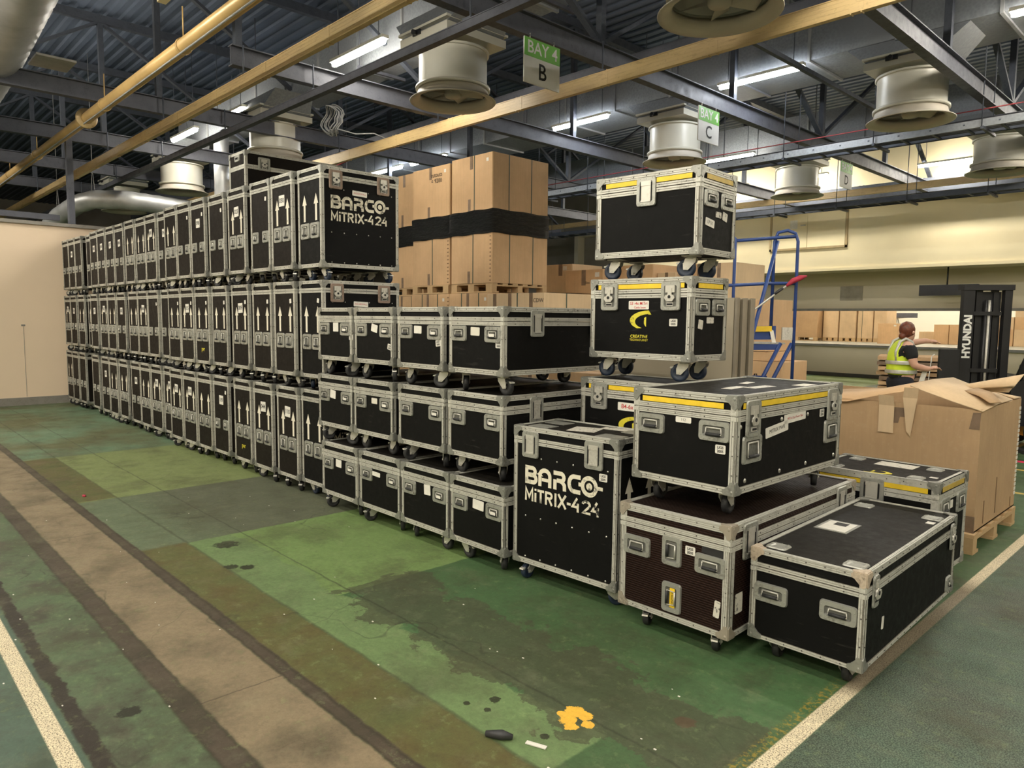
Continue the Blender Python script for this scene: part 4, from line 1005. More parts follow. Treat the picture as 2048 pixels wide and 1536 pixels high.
RB.top_item('logo_block', MB().box(-.05, .015, .01, .07, .004, .005).mesh('logo_block', INK), .17, .68, 0)
RB.top_item('sticker', MB().box(-.02, .02, -.025, .025, 0, .001).mesh('sticker', STICK), .474, 1.13, 0)
# ---- C5 behind
C5 = Case('flight_case', 'yellow-taped black case behind the low one, yellow emblem on lid', 'c5', .778, .568, .589, .114, .040, .034, .052, ctr(-2.05, 4.70, .778, .568, -.012)+(0,), -.012, group='yellow-taped flight cases', post=.040, bot=.030, cx=.10, ribs=False)
C5.latch('F', .403, .485, 'plate', .145, .15); C5.tape('F', .461, .72, .519, .549); C5.tape('F', .07, .333, .519, .546); C5.tape('R', .066, .48, .528, .558, YTAPE2)
C5.handle('R', .135, .425, .17, .115); C5.handle('R', .455, .415, .17, .13); C5.sticker('R', .27, .425, .05, .05)
C5.top_item('paper_label', MB().box(-.12, .12, -.075, .075, 0, .001).mesh('paper_label', STICKWORN), .395, .43, 0)
for (u, v) in ((.13, .10), (.13, .46), (.62, .10), (.62, .46)): C5.top_item('stacking_cup', CUP, u, v, PI/2)
em = O('emblem', EMBLEM, C5.t, (.41-.389, .12-.284, .703-.0045), (-PI/2, 0, PI))
C5.top_item('sticker', MB().box(-.022, .022, -.018, .018, 0, .001).mesh('sticker', STICK), .69, .195, 0)

# ------------------------------------------------------------------ pallets and cardboard
PAL = {}
def pallet(label, x, y, z, L=1.2, W=.8, rz=0, mat=WOOD, h=.144):
    """x,y = centre; L along local x"""
    p = thing('pallet', label, 'pallet', (x, y, z), rz)
    def piece(name, x0, x1, y0, y1, z0, z1):
        k = (round(x1-x0, 3), round(y1-y0, 3), round(z1-z0, 3), mat.name, name)
        if k not in PAL: PAL[k] = MB().box(-(x1-x0)/2, (x1-x0)/2, -(y1-y0)/2, (y1-y0)/2, 0, z1-z0).mesh(name, mat)
        O(name, PAL[k], p, ((x0+x1)/2, (y0+y1)/2, z0))
    for yc, wy in ((-W/2+.07, .14), (0, .14), (W/2-.07, .14)): piece('plank', -L/2, L/2, yc-wy/2, yc+wy/2, 0, .022)
    for xc in (-L/2+.072, 0, L/2-.072):
        for yc in (-W/2+.05, 0, W/2-.05): piece('block', xc-.07, xc+.07, yc-.049, yc+.049, .022, .100)
        piece('plank', xc-.07, xc+.07, -W/2, W/2, .100, .122)
    n = 6 if W > .9 else 5
    for i in range(n):
        yc = -W/2+.06+(W-.12)*i/(n-1); piece('plank', -L/2, L/2, yc-.055, yc+.055, .122, .144)
    return p
def carton(label, x0, x1, y0, y1, z0, z1, mat=CARD, straps=(), sstraps=(), tape=None, flaps=False, stickers=(), group=None, name='cardboard_box', marks=None, staples=False, cat='cardboard box'):
    cx, cy = (x0+x1)/2, (y0+y1)/2; w, d, h = x1-x0, y1-y0, z1-z0
    b = thing(name, label, cat, (cx, cy, z0), 0, group)
    m = MB(); bv = .008
    P = rrect(w, d, bv*1.5, 1); vs = [(x, y, 0) for x, y in P]+[(x, y, h-.004) for x, y in P]+[(x*.995, y*.995, h) for x, y in P]; n = len(P)
    m.add(vs, [tuple(reversed(range(n)))]+[(k*n+i, k*n+(i+1) % n, (k+1)*n+(i+1) % n, (k+1)*n+i) for k in range(2) for i in range(n)]+[tuple(range(2*n, 3*n))])
    m.box(-w/2+.01, w/2-.01, -.003, .003, h, h+.002, 1)
    m.obj('carton', [mat, CREASE], b)
    for f in straps: MB().box(-w/2+w*f-.008, -w/2+w*f+.008, -d/2-.004, -d/2-.0005, 0, h).box(-w/2+w*f-.008, -w/2+w*f+.008, -d/2, d/2, h+.002, h+.004).obj('strap', STRAPG, b)
    for f in sstraps: MB().box(w/2+.0005, w/2+.004, -d/2+d*f-.008, -d/2+d*f+.008, 0, h).obj('strap', STRAPG, b)
    if tape:
        for (u, v0, v1, ww) in tape: MB().box(-w/2+w*u-ww/2, -w/2+w*u+ww/2, -d/2-.003, -d/2-.0005, h*v0, h*v1).obj('parcel_tape', CTAPE2, b)
    for (u, v, ww, hh) in stickers: MB().box(-w/2+w*u-ww/2, -w/2+w*u+ww/2, -d/2-.003, -d/2-.0005, h*v-hh/2, h*v+hh/2).obj('label_sticker', STICK, b)
    if marks:
        for (txt, u, v, sz) in marks: O('lettering', text_mesh(txt, sz, INK, 0), b, (-w/2+w*u, -d/2-.004, h*v))
    if staples:
        s = MB(); k = int(h/.06)
        for i in range(k): s.box(w/2-.055, w/2-.02, -d/2-.003, -d/2-.0005, .03+i*.06, .045+i*.06); 
        tag(s.obj('staples', CREASE, b), kind='stuff')
    return b
G_ = 'cartons of the big pallet stack'
for (nm, x0, x1, y0, y1, lab) in (('a', -9.125, -8.146, 7.307, 8.515, 'front right'), ('b', -10.20, -9.20, 7.33, 8.50, 'middle'), ('c', -11.65, -10.45, 7.75, 8.95, 'rear left')):
    top = 4.12 if nm != 'c' else 4.22
    if nm == 'b': top = 4.10
    pallet('wooden pallet raised under the tall carton stack, '+lab, (x0+x1)/2, (y0+y1)/2, 2.036, .98 if nm != 'c' else 1.18, 1.2, 0)
    carton('tall cardboard box at the foot of the wrapped stack, '+lab, x0, x1, y0, y1, 2.183, 3.118, CARD, straps=(.55,) if nm != 'c' else (), sstraps=(.30, .72) if nm == 'a' else (), tape=[(.45, 0, .20, .06)], stickers=[(.25, .75, .05, .05)] if nm == 'c' else (), staples=True, group=G_)
    carton('tall cardboard box on top of the wrapped stack, '+lab, x0, x1, y0+.004, y1, 3.125, top, CARD, straps=(.57,) if nm == 'a' else (), sstraps=(.28, .68) if nm == 'a' else (), tape=[(.50, .80, 1, .07), (.45, .0, .35, .06)], stickers=[(.88, .9, .05, .05)], marks=[('cutouts', .66, .86, .10), ('= 9200', .66, .76, .10)] if nm == 'b' else None, group=G_)
    fz0, fz1 = 2.93, 3.29
    f = MB(); e = .010; P = [(x0-e, y0-e), (x1+e, y0-e), (x1+e, y1+e), (x0-e, y1+e)]; nz = 14
    vs = []; nn2 = 40
    ring = []
    for i in range(4):
        a0, a1 = P[i], P[(i+1) % 4]
        for k in range(10): ring.append((a0[0]+(a1[0]-a0[0])*k/10, a0[1]+(a1[1]-a0[1])*k/10))
    for j in range(nz+1):
        for k, (px, py) in enumerate(ring):
            o_ = .004*math.sin(j*2.1+k*.7)+.003*random.random(); cxm, cym = (x0+x1)/2, (y0+y1)/2
            vs.append((px+(1 if px > cxm else -1)*o_ if abs(py-y0) > .02 else px, py-o_ if py < cym else py+o_, fz0+(fz1-fz0)*j/nz+.006*math.sin(k*1.3)))
    f.add(vs, [(j*nn2+k, j*nn2+(k+1) % nn2, (j+1)*nn2+(k+1) % nn2, (j+1)*nn2+k) for j in range(nz) for k in range(nn2)], 0, True)
    tag(f.obj('stretch_wrap', FILM), 'band of glossy black stretch film around the '+lab+' carton stack', 'stretch wrap', 'black wrap bands')
    pallet('wooden pallet on the floor under the carton stack, '+lab, (x0+x1)/2, (y0+y1)/2, 0, .98 if nm != 'c' else 1.18, 1.2, 0)
    carton('cardboard box under the raised pallet of the carton stack, '+lab, x0-.02, x1+.03, y0-.02, y1, .146, 1.086, CARD, group=G_)
    carton('cardboard box directly below the raised pallet, '+lab, x0-.02, x1+.03, y0-.02, y1, 1.092, 2.030, CARD, straps=(.3, .7), tape=[(.45, .6, 1, .06)], stickers=[(.85, .9, .05, .05)], staples=True, group=G_)
pallet('pallet on the floor beneath the strapped low cartons', -6.35, 6.75, 0, 1.2, 1.2, 0)
carton('large strapped cardboard box with dark tapes, behind the small cases', -6.95, -5.92, 6.15, 7.35, .144, 1.955, CARD2, straps=(.55,), sstraps=(.32, .8), tape=[(.15, 0, 1, .06), (.42, 0, 1, .06), (.78, 0, 1, .06)], marks=[('CDW', .9, .95, .07)], group='cartons around the stacks')
o = MB().add([(-6.8, 6.3, 1.962), (-6.0, 6.35, 1.958), (-5.95, 7.2, 1.965), (-6.7, 7.3, 1.985), (-6.8, 6.3, 1.968), (-6.0, 6.35, 1.964), (-5.95, 7.2, 1.971), (-6.7, 7.3, 1.991)], [(0, 3, 2, 1), (4, 5, 6, 7)]).obj('loose_film', FILM); tag(o, 'crumpled dark film lying on the strapped low carton', 'film')
carton('pale cardboard box right beside the wrapped stack', -9.95, -9.20, 10.3, 11.2, 1.6, 2.69, CARD2, tape=[(.6, .8, 1, .1)], stickers=[(.75, .93, .10, .08)], group='cartons around the stacks')
carton('cardboard box supporting the pale box beside the wrapped stack', -9.95, -9.20, 10.3, 11.2, 0, 1.598, CARD2, group='cartons around the stacks')
carton('cardboard box with handwriting, left of the taped tower top', -9.10, -8.20, 10.0, 11.0, 1.6, 2.535, CARD, tape=[(.5, .7, 1, .1)], stickers=[(.85, .9, .1, .08)], marks=[('Box 7 for fan', .75, .75, .07)], group='cartons around the stacks')
carton('cardboard box under the handwritten one', -9.10, -8.20, 10.0, 11.0, 0, 1.598, CARD, group='cartons around the stacks')
for i, (x0, x1, y0, z1, lab) in enumerate(((-8.15, -7.35, 10.3, 2.60, 'seen below the top taped case, left'), (-7.33, -6.95, 10.4, 2.45, 'narrow, seen below the top taped case'), (-6.9, -6.25, 10.5, 2.58, 'seen below the top taped case, middle'), (-6.2, -5.62, 10.0, 2.53, 'seen below the top taped case, right end'))):
    carton('cardboard box '+lab, x0, x1, y0, y0+.9, 1.402, z1, [CARD, CARD2, CARD, CARD2][i], tape=[(.5, .8, 1, .06)], group='cartons around the stacks')
    carton('lower cardboard box under the one '+lab.replace('seen ', ''), x0, x1, y0, y0+.9, 0, 1.4, CARD, group='cartons around the stacks')
carton('cardboard box seen in the gap under the upper small cases', -4.9, -4.25, 5.15, 5.7, 0, 1.14, CARD, group='cartons around the stacks')
carton('cardboard box left of the blue steps, upper level', -4.62, -4.38+.33, 8.0, 8.6, 1.29, 1.90, CARD, stickers=[], group='cartons around the stacks')
carton('torn cardboard box behind the blue steps, middle level', -4.72, -3.86, 8.0, 8.65, .72, 1.17, CARD, stickers=[(.22, .55, .10, .12)], marks=[('/V\\', .55, .5, .2)], group='cartons around the stacks')
carton('pale cardboard box behind blue steps, nearest floor', -4.75, -3.55, 7.95, 8.7, 0, .716, CARD2, group='cartons around the stacks')
carton('dark cardboard box holding up the upper-level box', -5.30, -4.76, 8.0, 8.6, 0, 1.288, CARD3, group='cartons around the stacks')
carton('flat cardboard box sandwiched behind the blue steps', -4.74, -4.0, 8.02, 8.6, 1.176, 1.284, CARD, group='cartons around the stacks')
# beige panels on edge
for i in range(5):
    x0 = -4.0; yy = 5.22+i*.062
    p = thing('partition_panel', 'beige upright partition panel behind the tower, '+['nearest', 'second', 'third', 'fourth', 'farthest']+' of five' if 0 else 'beige upright partition panel behind the tower, %s of five' % ['nearest', 'second', 'third', 'fourth', 'farthest'][i], 'panel', (-3.5, yy, 0), 0, 'stacked beige panels')
    MB().box(-.70, .56+.015*(i % 2), 0, .05, 0, 1.83-.01*(i % 2)).obj('board', PANELB, p); MB().box(.565+.015*(i % 2), .585+.015*(i % 2), .004, .046, 0, 1.83-.01*(i % 2)).obj('edge_strip', M('beige_edge%d' % i, (.28, .24, .18, 1), .5), p)
# ---- big open carton on pallet at right
pallet('wooden pallet under the large open carton at right', -2.18, 6.43, 0, 1.68, 1.22, 0)
bb = thing('cardboard_box', 'huge open-topped cardboard box with torn flaps, right side', 'cardboard box', (-2.15, 6.46, .144), 0, 'cartons around the stacks')
m = MB(); X0, X1, Y0, Y1, Hh = -.82, .79, -.58, .60, .895; T = .012
for (a0, a1, b0, b1) in ((X0, X1, Y0, Y0+T), (X0, X1, Y1-T, Y1), (X0, X0+T, Y0+T, Y1-T), (X1-T, X1, Y0+T, Y1-T)): m.box(a0, a1, b0, b1, 0, Hh)
m.box(X0, X1, Y0, Y1, 0, .01); m.obj('carton', CARD3, bb)
def sheet(pts_rows, mat, parent, name, th=.008):
    R_, C_ = len(pts_rows), len(pts_rows[0]); vs = []
    for off in (0, th):
        for r_ in pts_rows:
            for q in r_: vs.append((q[0], q[1], q[2]+off))
    n = R_*C_; fs = []
    for i in range(R_-1):
        for k in range(C_-1):
            a_ = i*C_+k; fs.append((a_, a_+C_, a_+C_+1, a_+1)); fs.append((n+a_, n+a_+1, n+a_+C_+1, n+a_+C_))
    bd = [k for k in range(C_)]+[i*C_+C_-1 for i in range(1, R_)]+[(R_-1)*C_+k for k in range(C_-2, -1, -1)]+[i*C_ for i in range(R_-2, 0, -1)]
    for i in range(len(bd)): a_, b_ = bd[i], bd[(i+1) % len(bd)]; fs.append((a_, b_, b_+n, a_+n))
    return MB().add(vs, fs, 0, True).obj(name, mat, parent)
sheet([[(-.60, -.60, .84), (-.13, -.61, .870), (.15, -.62, .950), (.30, -.61, .985)], [(-.6, -.25, .86), (-.13, -.25, .92), (.18, -.25, 1.0), (.36, -.25, 1.035)], [(-.6, .15, .88), (-.1, .15, .93), (.22, .1, 1.02), (.40, .05, 1.05)]], CARD, bb, 'flap')
sheet([[(.33, -.62, 1.03), (.45, -.62, .99), (.62, -.61, .935), (.80, -.59, .880)], [(.37, -.25, 1.06), (.5, -.22, 1.01), (.66, -.2, .955), (.80, -.18, .905)], [(.42, .10, 1.06), (.56, .15, 1.0), (.70, .2, .95), (.80, .25, .905)]], CARD2, bb, 'flap')
sheet([[(.45, .28, 1.0), (.65, .32, .95), (.79, .36, .905)], [(.42, .50, .96), (.62, .54, .92), (.79, .58, .90)]], CARD2, bb, 'flap')
rows = []
for i in range(7):
    t_ = i/6; cx = .42+.42*t_; cy = .02+.10*t_; rr = .012+.062*t_
    rows.append([(cx+.05*t_*math.sin(a*PI/9), cy-rr*math.cos(a*PI/9-.3)*1.1, .965+rr+rr*math.sin(a*PI/9-.3)*1.05) for a in range(0, 14)])
sheet(rows, CARD2, bb, 'rolled_flap', .006)
sheet([[(.58, -.20, .985), (.70, -.30, .965), (.80, -.42, .93)], [(.62, -.02, 1.0), (.74, -.12, .98), (.84, -.28, .925)]], CARD3, bb, 'torn_flap')
def hang(x, w_, z0_, z1_, mat, nm, tip=0, y=-.588, dx=0):
    MB().add([(x-w_/2, y-.035, z0_), (x+w_/2, y-.035, z0_), (x+w_/2+dx, y-.004, z0_-.08), (x-w_/2+dx, y-.004, z0_-.08), (x+w_/2+dx*2+(0 if not tip else -.02), y-.004, z1_), (x-w_/2+dx*2+(tip), y-.004, z1_+(.04 if tip else 0))], [(0, 3, 2, 1), (3, 5, 4, 2)]).obj(nm, mat, bb)
hang(.166, .11, .95, .66, CARD2, 'hanging_tape', 0, -.592); hang(.345, .10, 1.02, .65, CARD2, 'hanging_tape', .05, -.60, -.015)
MB().add([(.21, -.583, .86), (.31, -.583, .86), (.30, -.583, .79), (.26, -.583, .79), (.25, -.583, .74), (.20, -.583, .74)], [(0, 5, 4, 3, 2, 1)]).obj('parcel_tape', CTAPE2, bb)
MB().add([(.74, -.583, .87), (.79, -.583, .875), (.785, -.583, .75), (.72, -.583, .75)], [(0, 3, 2, 1)]).obj('parcel_tape', CTAPE2, bb)
MB().box(.72, .793, -.584, -.58, 0.0, .12).obj('parcel_tape', CTAPE2, bb)
for (yy, za, zb) in ((-.35, .03, .20), (-.02, .05, .33), (.45, .02, .1)): MB().box(.79, .793, yy-.008, yy+.008, za, zb).obj('tear', CREASE, bb)
m = MB()
for i in range(20): m.box(.788, .794, .555, .598, .10+i*.037, .125+i*.037)
tag(m.obj('label_strip', STICK, bb), kind='stuff')

# ------------------------------------------------------------------ blue mobile steps
st = thing('mobile_steps', 'blue tubular mobile warehouse steps with guard rails', 'steps', (-3.55, 6.95, 0))
off = Vector((-3.55, 6.95, 0))
def T(name, pts, r=.017, m=BLUE, n=8): return MB().tube([Vector(p)-off for p in pts], r, n).obj(name, m, st)
La, Lb, Ra, Rb = (-3.82, 6.76), (-4.05, 7.10), (-3.34, 7.14), (-3.50, 7.02)
T('post', [(-3.82, 6.76, 0), (-3.82, 6.76, 2.48), (-3.85, 6.74, 2.52), (-4.0, 6.62, 2.56)])
T('post', [(-3.34, 7.14, 0), (-3.34, 7.14, 2.45), (-3.36, 7.12, 2.53), (-3.42, 7.07, 2.56), (-3.50, 7.03, 2.54), (-3.53, 7.02, 2.45), (-3.53, 7.02, 1.50)])
T('guard_rail', [(-3.83, 6.76, 2.46), (-3.36, 7.12, 2.50)]); T('guard_rail', [(-4.1, 6.55, 2.0), (-3.82, 6.76, 2.01), (-3.55, 7.0, 2.03), (-3.35, 7.13, 2.03)])
T('stringer', [(-3.51, 7.05, 2.46), (-3.66, 6.70, 1.10), (-3.78, 6.45, 0)], .02)
T('stringer', [(-3.44, 7.06, 1.42), (-3.50, 6.80, 1.05), (-3.62, 6.40, 0)], .02); T('stringer', [(-3.36, 7.14, 1.42), (-3.44, 6.92, 1.05), (-3.56, 6.5, 0)], .02)
T('stringer', [(-3.82, 6.76, 1.30), (-3.70, 6.85, 1.08), (-3.66, 6.88, .9)], .015)
e1 = Vector((-3.34, 7.14, 0))-Vector((-3.82, 6.76, 0)); e1.normalize(); e2 = Vector((e1.y, -e1.x, 0))*.0
MB().bar(Vector((-3.85, 6.74, 1.38))-off, Vector((-3.46, 7.06, 1.39))-off, .035, .07).obj('platform_edge', BLUE, st)
MB().bar(Vector((-3.86, 6.75, 1.52))-off, Vector((-3.49, 7.05, 1.53))-off, .008, .14).obj('kick_plate', BLUE, st)
MB().bar(Vector((-3.655, 6.895, 1.565))-off, Vector((-3.515, 7.01, 1.57))-off, .012, .055).obj('warning_label', YTAPE, st)
MB().bar(Vector((-3.9, 6.85, 1.42))-off, Vector((-3.5, 7.2, 1.42))-off, .3, .015).obj('platform_mesh', ALU2, st)
MB().bar(Vector((-3.44, 7.08, 1.52))-off, Vector((-3.36, 7.14, 1.52))-off, .05, .13).obj('steel_bracket', STEEL, st)
MB().add([tuple(Vector(p)-off) for p in ((-3.535, 6.99, 1.585), (-3.50, 7.02, 1.55), (-3.47, 7.03, 1.42), (-3.50, 7.00, 1.42))], [(0, 1, 2, 3)]).obj('white_flap', STICK, st)
MB().bar(Vector((-3.88, 6.70, 1.07))-off, Vector((-3.47, 6.86, 1.07))-off, .03, .05).obj('cross_bar', BLUE, st)
for k in range(4): MB().bar(Vector((-3.76+.03*k, 6.44+.1*k, .22+.23*k))-off, Vector((-3.62+.03*k, 6.5+.1*k, .22+.23*k))-off, .12, .03).obj('tread', BLUE, st)
br = thing('broom', 'long-handled pole with a red head leaning across the blue steps', 'broom', (-3.95, 6.5, 1.4))
o2 = Vector((-3.95, 6.5, 1.4))
MB().tube([Vector(p)-o2 for p in ((-3.86, 6.60, 1.50), (-3.36, 7.02, 2.02))], .010, 8).obj('handle', STEEL, br)
MB().tube([Vector(p)-o2 for p in ((-3.86, 6.60, 1.50), (-3.78, 6.67, 1.585))], .015, 8).tube([Vector(p)-o2 for p in ((-3.46, 6.93, 1.92), (-3.40, 6.98, 1.98))], .014, 8).obj('grip', CABLE, br)
MB().tube([Vector(p)-o2 for p in ((-3.375, 7.0, 2.0), (-3.33, 7.04, 2.05), (-3.27, 7.09, 2.085), (-3.23, 7.13, 2.10))], [.012, .028, .026, .008], 8).obj('red_head', REDGLOVE, br)

# ------------------------------------------------------------------ forklift
fk = thing('forklift', 'black and orange forklift truck with a tall black mast', 'forklift', (-2.0, 11.5, 0), .62)
MS = lambda v: -1.03+(v+1.03)*.74
def FB(name, x0_, x1_, *a, m=FORK): return MB().box(MS(x0_), MS(x1_), *a).obj(name, m, fk)
# local: x to the right in view, y away
FB('mast_channel', -1.02, -.84, -.05, .05, .12, 2.12); FB('mast_channel', -.36, -.24, -.05, .05, .12, 2.12)
FB('mast_channel', -.78, -.68, .02, .12, .12, 2.08); FB('mast_channel', -.50, -.42, .02, .12, .12, 2.08)
FB('mast_top_beam', -1.03, -.22, -.07, .14, 2.08, 2.15)
mm = MB().box(MS(-.84), MS(-.36), .06, .10, .12, 2.06); mm.obj('mast_guard', FORK, fk)
for xx in (-.64, -.585, -.56): MB().cyl((MS(xx), -.02, .3), (MS(xx), -.02, 1.95), .018, 8).obj('lift_cylinder', STEEL if xx == -.585 else FORK, fk)
FB('cross_member', -.86, -.4, -.05, .0, 1.75, 1.80); FB('cross_member', -.86, -.4, -.05, .0, 1.0, 1.05)
cr_ = MB().box(-1.30, -1.06, -.14, -.08, .5, 1.30); cr_.obj('load_backrest', FORK, fk)
FB('fork_tine', -1.22, -1.10, -1.1, -.1, .10, .14); FB('fork_tine', -.55, -.43, -1.1, -.1, .10, .14)
MB().cyl((-1.2, -.15, .82), (-.9, -.15, .84), .015, 8).obj('side_pin', STEEL, fk)
O('lettering', text_mesh('HYUNDAI', .128, LETW, .006), fk, (-.955, -.056, 1.47), (0, -PI/2, 0))
MB().tube([(.30, -.15, 2.3), (.02, -.2, 2.05), (-.44, -.3, .90)], .045, 8).obj('guard_pillar', FORK, fk)
MB().tube([(1.6, .3, 2.3), (1.75, .25, 1.0)], .045, 8).obj('guard_pillar', FORK, fk)
MB().box(.35, 1.7, -.1, 1.0, 2.28, 2.34).obj('overhead_guard', FORK, fk)
MB().box(-.20, -.08, -.35, -.25, 1.88, 2.16).obj('work_light', FORK, fk)
MB().box(-.19, -.15, -.36, -.35, 1.92, 1.98).obj('red_reflector', REDC, fk)
MB().tube([(-.28, -.3, 1.35), (-.12, -.32, 1.25), (-.02, -.3, 1.32)], .018, 8).obj('grab_handle', FORK, fk)
sm = MB(); sm.lathe([(.001, 0), (.34, 0), (.40, .1), (.36, .42), (.24, .62), (.1, .70), (.001, .72)], (.22, .25, .66), 20); sm.obj('seat', CABLE, fk)
MB().prism([(-.52, .35), (.25, .30), (.35, .62), (.0, .92), (-.3, .98), (-.52, .86)], -.35, .5).obj('dash_cowl', FORK, fk)
MB().prism([(-.28, .20), (1.7, .2), (1.7, .75), (.9, .85), (.3, .40), (-.1, .42), (-.28, .62)], -.45, .55).obj('chassis', ORANGE, fk)
for (xx, yy) in ((-.1, -.5), (1.4, -.5), (-.1, .55), (1.4, .55)): MB().lathe([(.05, -.09), (.16, -.10), (.24, -.11), (.28, -.08), (.28, .08), (.24, .11), (.16, .10), (.05, .09)], (xx, yy, .28), 24, axis='y').obj('tyre', RUBBER, fk)
# folded cardboard pile behind the person
random.seed(11)
for k in range(13):
    zz = .06+k*.088; s = thing('folded_carton', 'flattened brown carton, %s in the strapped pile behind the person' % (['bottom sheet', 'second up', 'third up', 'fourth up', 'fifth up', 'sixth up', 'seventh up', 'eighth up', 'ninth up', 'tenth up', 'eleventh up', 'just under top', 'topmost'][k]), 'cardboard sheet', (-3.85+random.uniform(-.03, .03), 13.1+random.uniform(-.04, .04), zz*.93), .25+random.uniform(-.05, .05), 'flattened cartons pile')
    MB().box(-.62-random.random()*.08, .55+random.random()*.1, -.5, .5, 0, .055).obj('sheet', [CARD3, CARD, CTAPE2][k % 3] if k < 12 else CARD, s)
s = thing('pallet', 'low pallet hidden under the flattened cartons', 'pallet', (-3.85, 13.1, 0), .25); MB().box(-.6, .6, -.5, .5, 0, .058).obj('plank', WOOD, s)
o = MB().tube([(-3.62, 12.65, 1.15), (-3.64, 12.60, 1.12), (-3.70, 12.58, .2)], .008, 6).obj('strap', STICK); tag(o, 'white strap hanging down the flattened carton pile', 'strap')

# ------------------------------------------------------------------ person
def skin_obj(name, verts, edges, radii, mat, parent, root=0, lvl=2):
    me = bpy.data.meshes.new(name); me.from_pydata(verts, edges, []); o = O(name, me, parent)
    md = o.modifiers.new('skin', 'SKIN'); md.use_smooth_shade = True
    for i, r_ in enumerate(radii): me.skin_vertices[0].data[i].radius = (r_, r_) if not isinstance(r_, tuple) else r_
    me.skin_vertices[0].data[root].use_root = True
    o.modifiers.new('sub', 'SUBSURF').levels = lvl; o.modifiers[-1].render_levels = lvl
    bpy.context.view_layer.update()
    dg = bpy.context.evaluated_depsgraph_get(); me2 = bpy.data.meshes.new_from_object(o.evaluated_get(dg)); o.modifiers.clear(); o.data = me2; me2.materials.clear(); me2.materials.append(mat); me2.name = name
    for p_ in me2.polygons: p_.use_smooth = True
    return o
pr_ = thing('person', 'person in yellow hi-vis vest reaching right, back towards camera', 'person', (-3.02, 9.40, 0), .72)
# local frame: +x = image right (the way they face), +y = away, z up
V_ = [(-.02, 0, .92), (.0, 0, 1.06), (-.01, 0, 1.22), (-.02, 0, 1.34), (-.01, 0, 1.425), (.02, 0, 1.47),      # 0 pelvis .. 5 neck
      (-.01, -.17, 1.36), (.03, -.21, 1.14), (.20, -.17, 1.10), (.245, -.16, 1.11),                               # near arm 6-9
      (.02, .16, 1.36), (.16, .20, 1.40), (.33, .20, 1.425), (.39, .20, 1.42),                                      # far arm 10-13
      (-.02, -.09, .86), (.01, -.10, .48), (-.03, -.10, .09), (.09, -.10, .04),                                    # near leg
      (-.03, .09, .86), (-.03, .10, .48), (-.08, .10, .09), (.04, .10, .04)]
E_ = [(0, 1), (1, 2), (2, 3), (3, 4), (4, 5), (3, 6), (6, 7), (7, 8), (8, 9), (3, 10), (10, 11), (11, 12), (12, 13), (0, 14), (14, 15), (15, 16), (16, 17), (0, 18), (18, 19), (19, 20), (20, 21)]
R_ = [(.07, .09), (.135, .155), (.145, .155), (.13, .15), .06, .052, .065, .046, .036, .026, .062, .044, .034, .025, .06, .05, .04, .035, .06, .05, .04, .035]
skin_obj('body', V_, E_, R_, SKIN, pr_)
# clothing: black tee with sleeves, vest, trousers, each its own skin slightly larger
skin_obj('t_shirt', [V_[0], V_[1], V_[2], V_[3], V_[6], (.02, -.195, 1.20), V_[10], (.13, .19, 1.39)], [(0, 1), (1, 2), (2, 3), (3, 4), (4, 5), (3, 6), (6, 7)], [(.148, .178), (.143, .163), (.153, .163), (.138, .155), .080, .070, .078, .060], CLOTH, pr_)
skin_obj('vest', [(-.03, 0, .98), (-.015, 0, 1.08), (-.03, 0, 1.22), (-.04, 0, 1.36), (-.035, -.095, 1.415), (-.035, .095, 1.415)], [(0, 1), (1, 2), (2, 3), (3, 4), (3, 5)], [(.163, .190), (.158, .180), (.160, .178), (.128, .150), .045, .045], HIVIS, pr_)
skin_obj('trousers', [(-.02, 0, 1.03), V_[0], V_[14], V_[15], (-.03, -.10, .10), V_[18], V_[19], (-.08, .10, .10)], [(0, 1), (1, 2), (2, 3), (3, 4), (1, 5), (5, 6), (6, 7)], [(.150, .175), (.165, .190), .112, .078, .062, .105, .078, .062], NAVY, pr_)
for z_, rx, ry in ((1.06, .168, .190), (1.17, .168, .188)): MB().lathe([(1, -.022), (1.02, 0), (1, .022)], (0, 0, 0), 28).obj('reflective_band', REFL, pr_).scale = (rx, ry, 1)
for i_, ch in enumerate([c_ for c_ in pr_.children if c_.name.startswith('reflective_band')]): ch.location = (-.025, 0, (1.06, 1.17)[i_])
for sy in (-1, 1): MB().tube([(-.13, sy*.10, 1.19), (-.135, sy*.10, 1.30), (-.09, sy*.095, 1.42), (-.03, sy*.095, 1.455), (.04, sy*.09, 1.42), (.09, sy*.10, 1.30)], .018, 6).obj('reflective_band', REFL, pr_)
hd = MB(); hd.lathe([(.001, -.115), (.035, -.112), (.055, -.09), (.068, -.04), (.075, .01), (.074, .05), (.058, .085), (.03, .108), (.001, .115)], (0, 0, 0), 18); hd.ball((.078, 0, -.005), .014, 8, 6); hd.box(.06, .074, -.022, .022, -.062, -.055); hd.ball((.066, -.028, .015), .010, 8, 5); hd.ball((.066, .028, .015), .010, 8, 5); hd.ball((-.002, -.075, -.005), .020, 8, 5); hd.ball((-.002, .075, -.005), .020, 8, 5)
ho = hd.obj('head', SKIN, pr_, (.035, 0, 1.535), (0, -.18, .35))
ha = MB(); ha.lathe([(.001, -.085), (.045, -.08), (.078, -.04), (.088, .02), (.078, .07), (.05, .103), (.001, .120)], (-.014, 0, .012), 18); ha.ball((-.085, 0, -.035), .045, 12, 8); ha.tube([(-.06, 0, -.04), (-.075, 0, -.10), (-.06, 0, -.155)], [.04, .035, .012], 10)
ha.obj('hair', HAIR, ho)
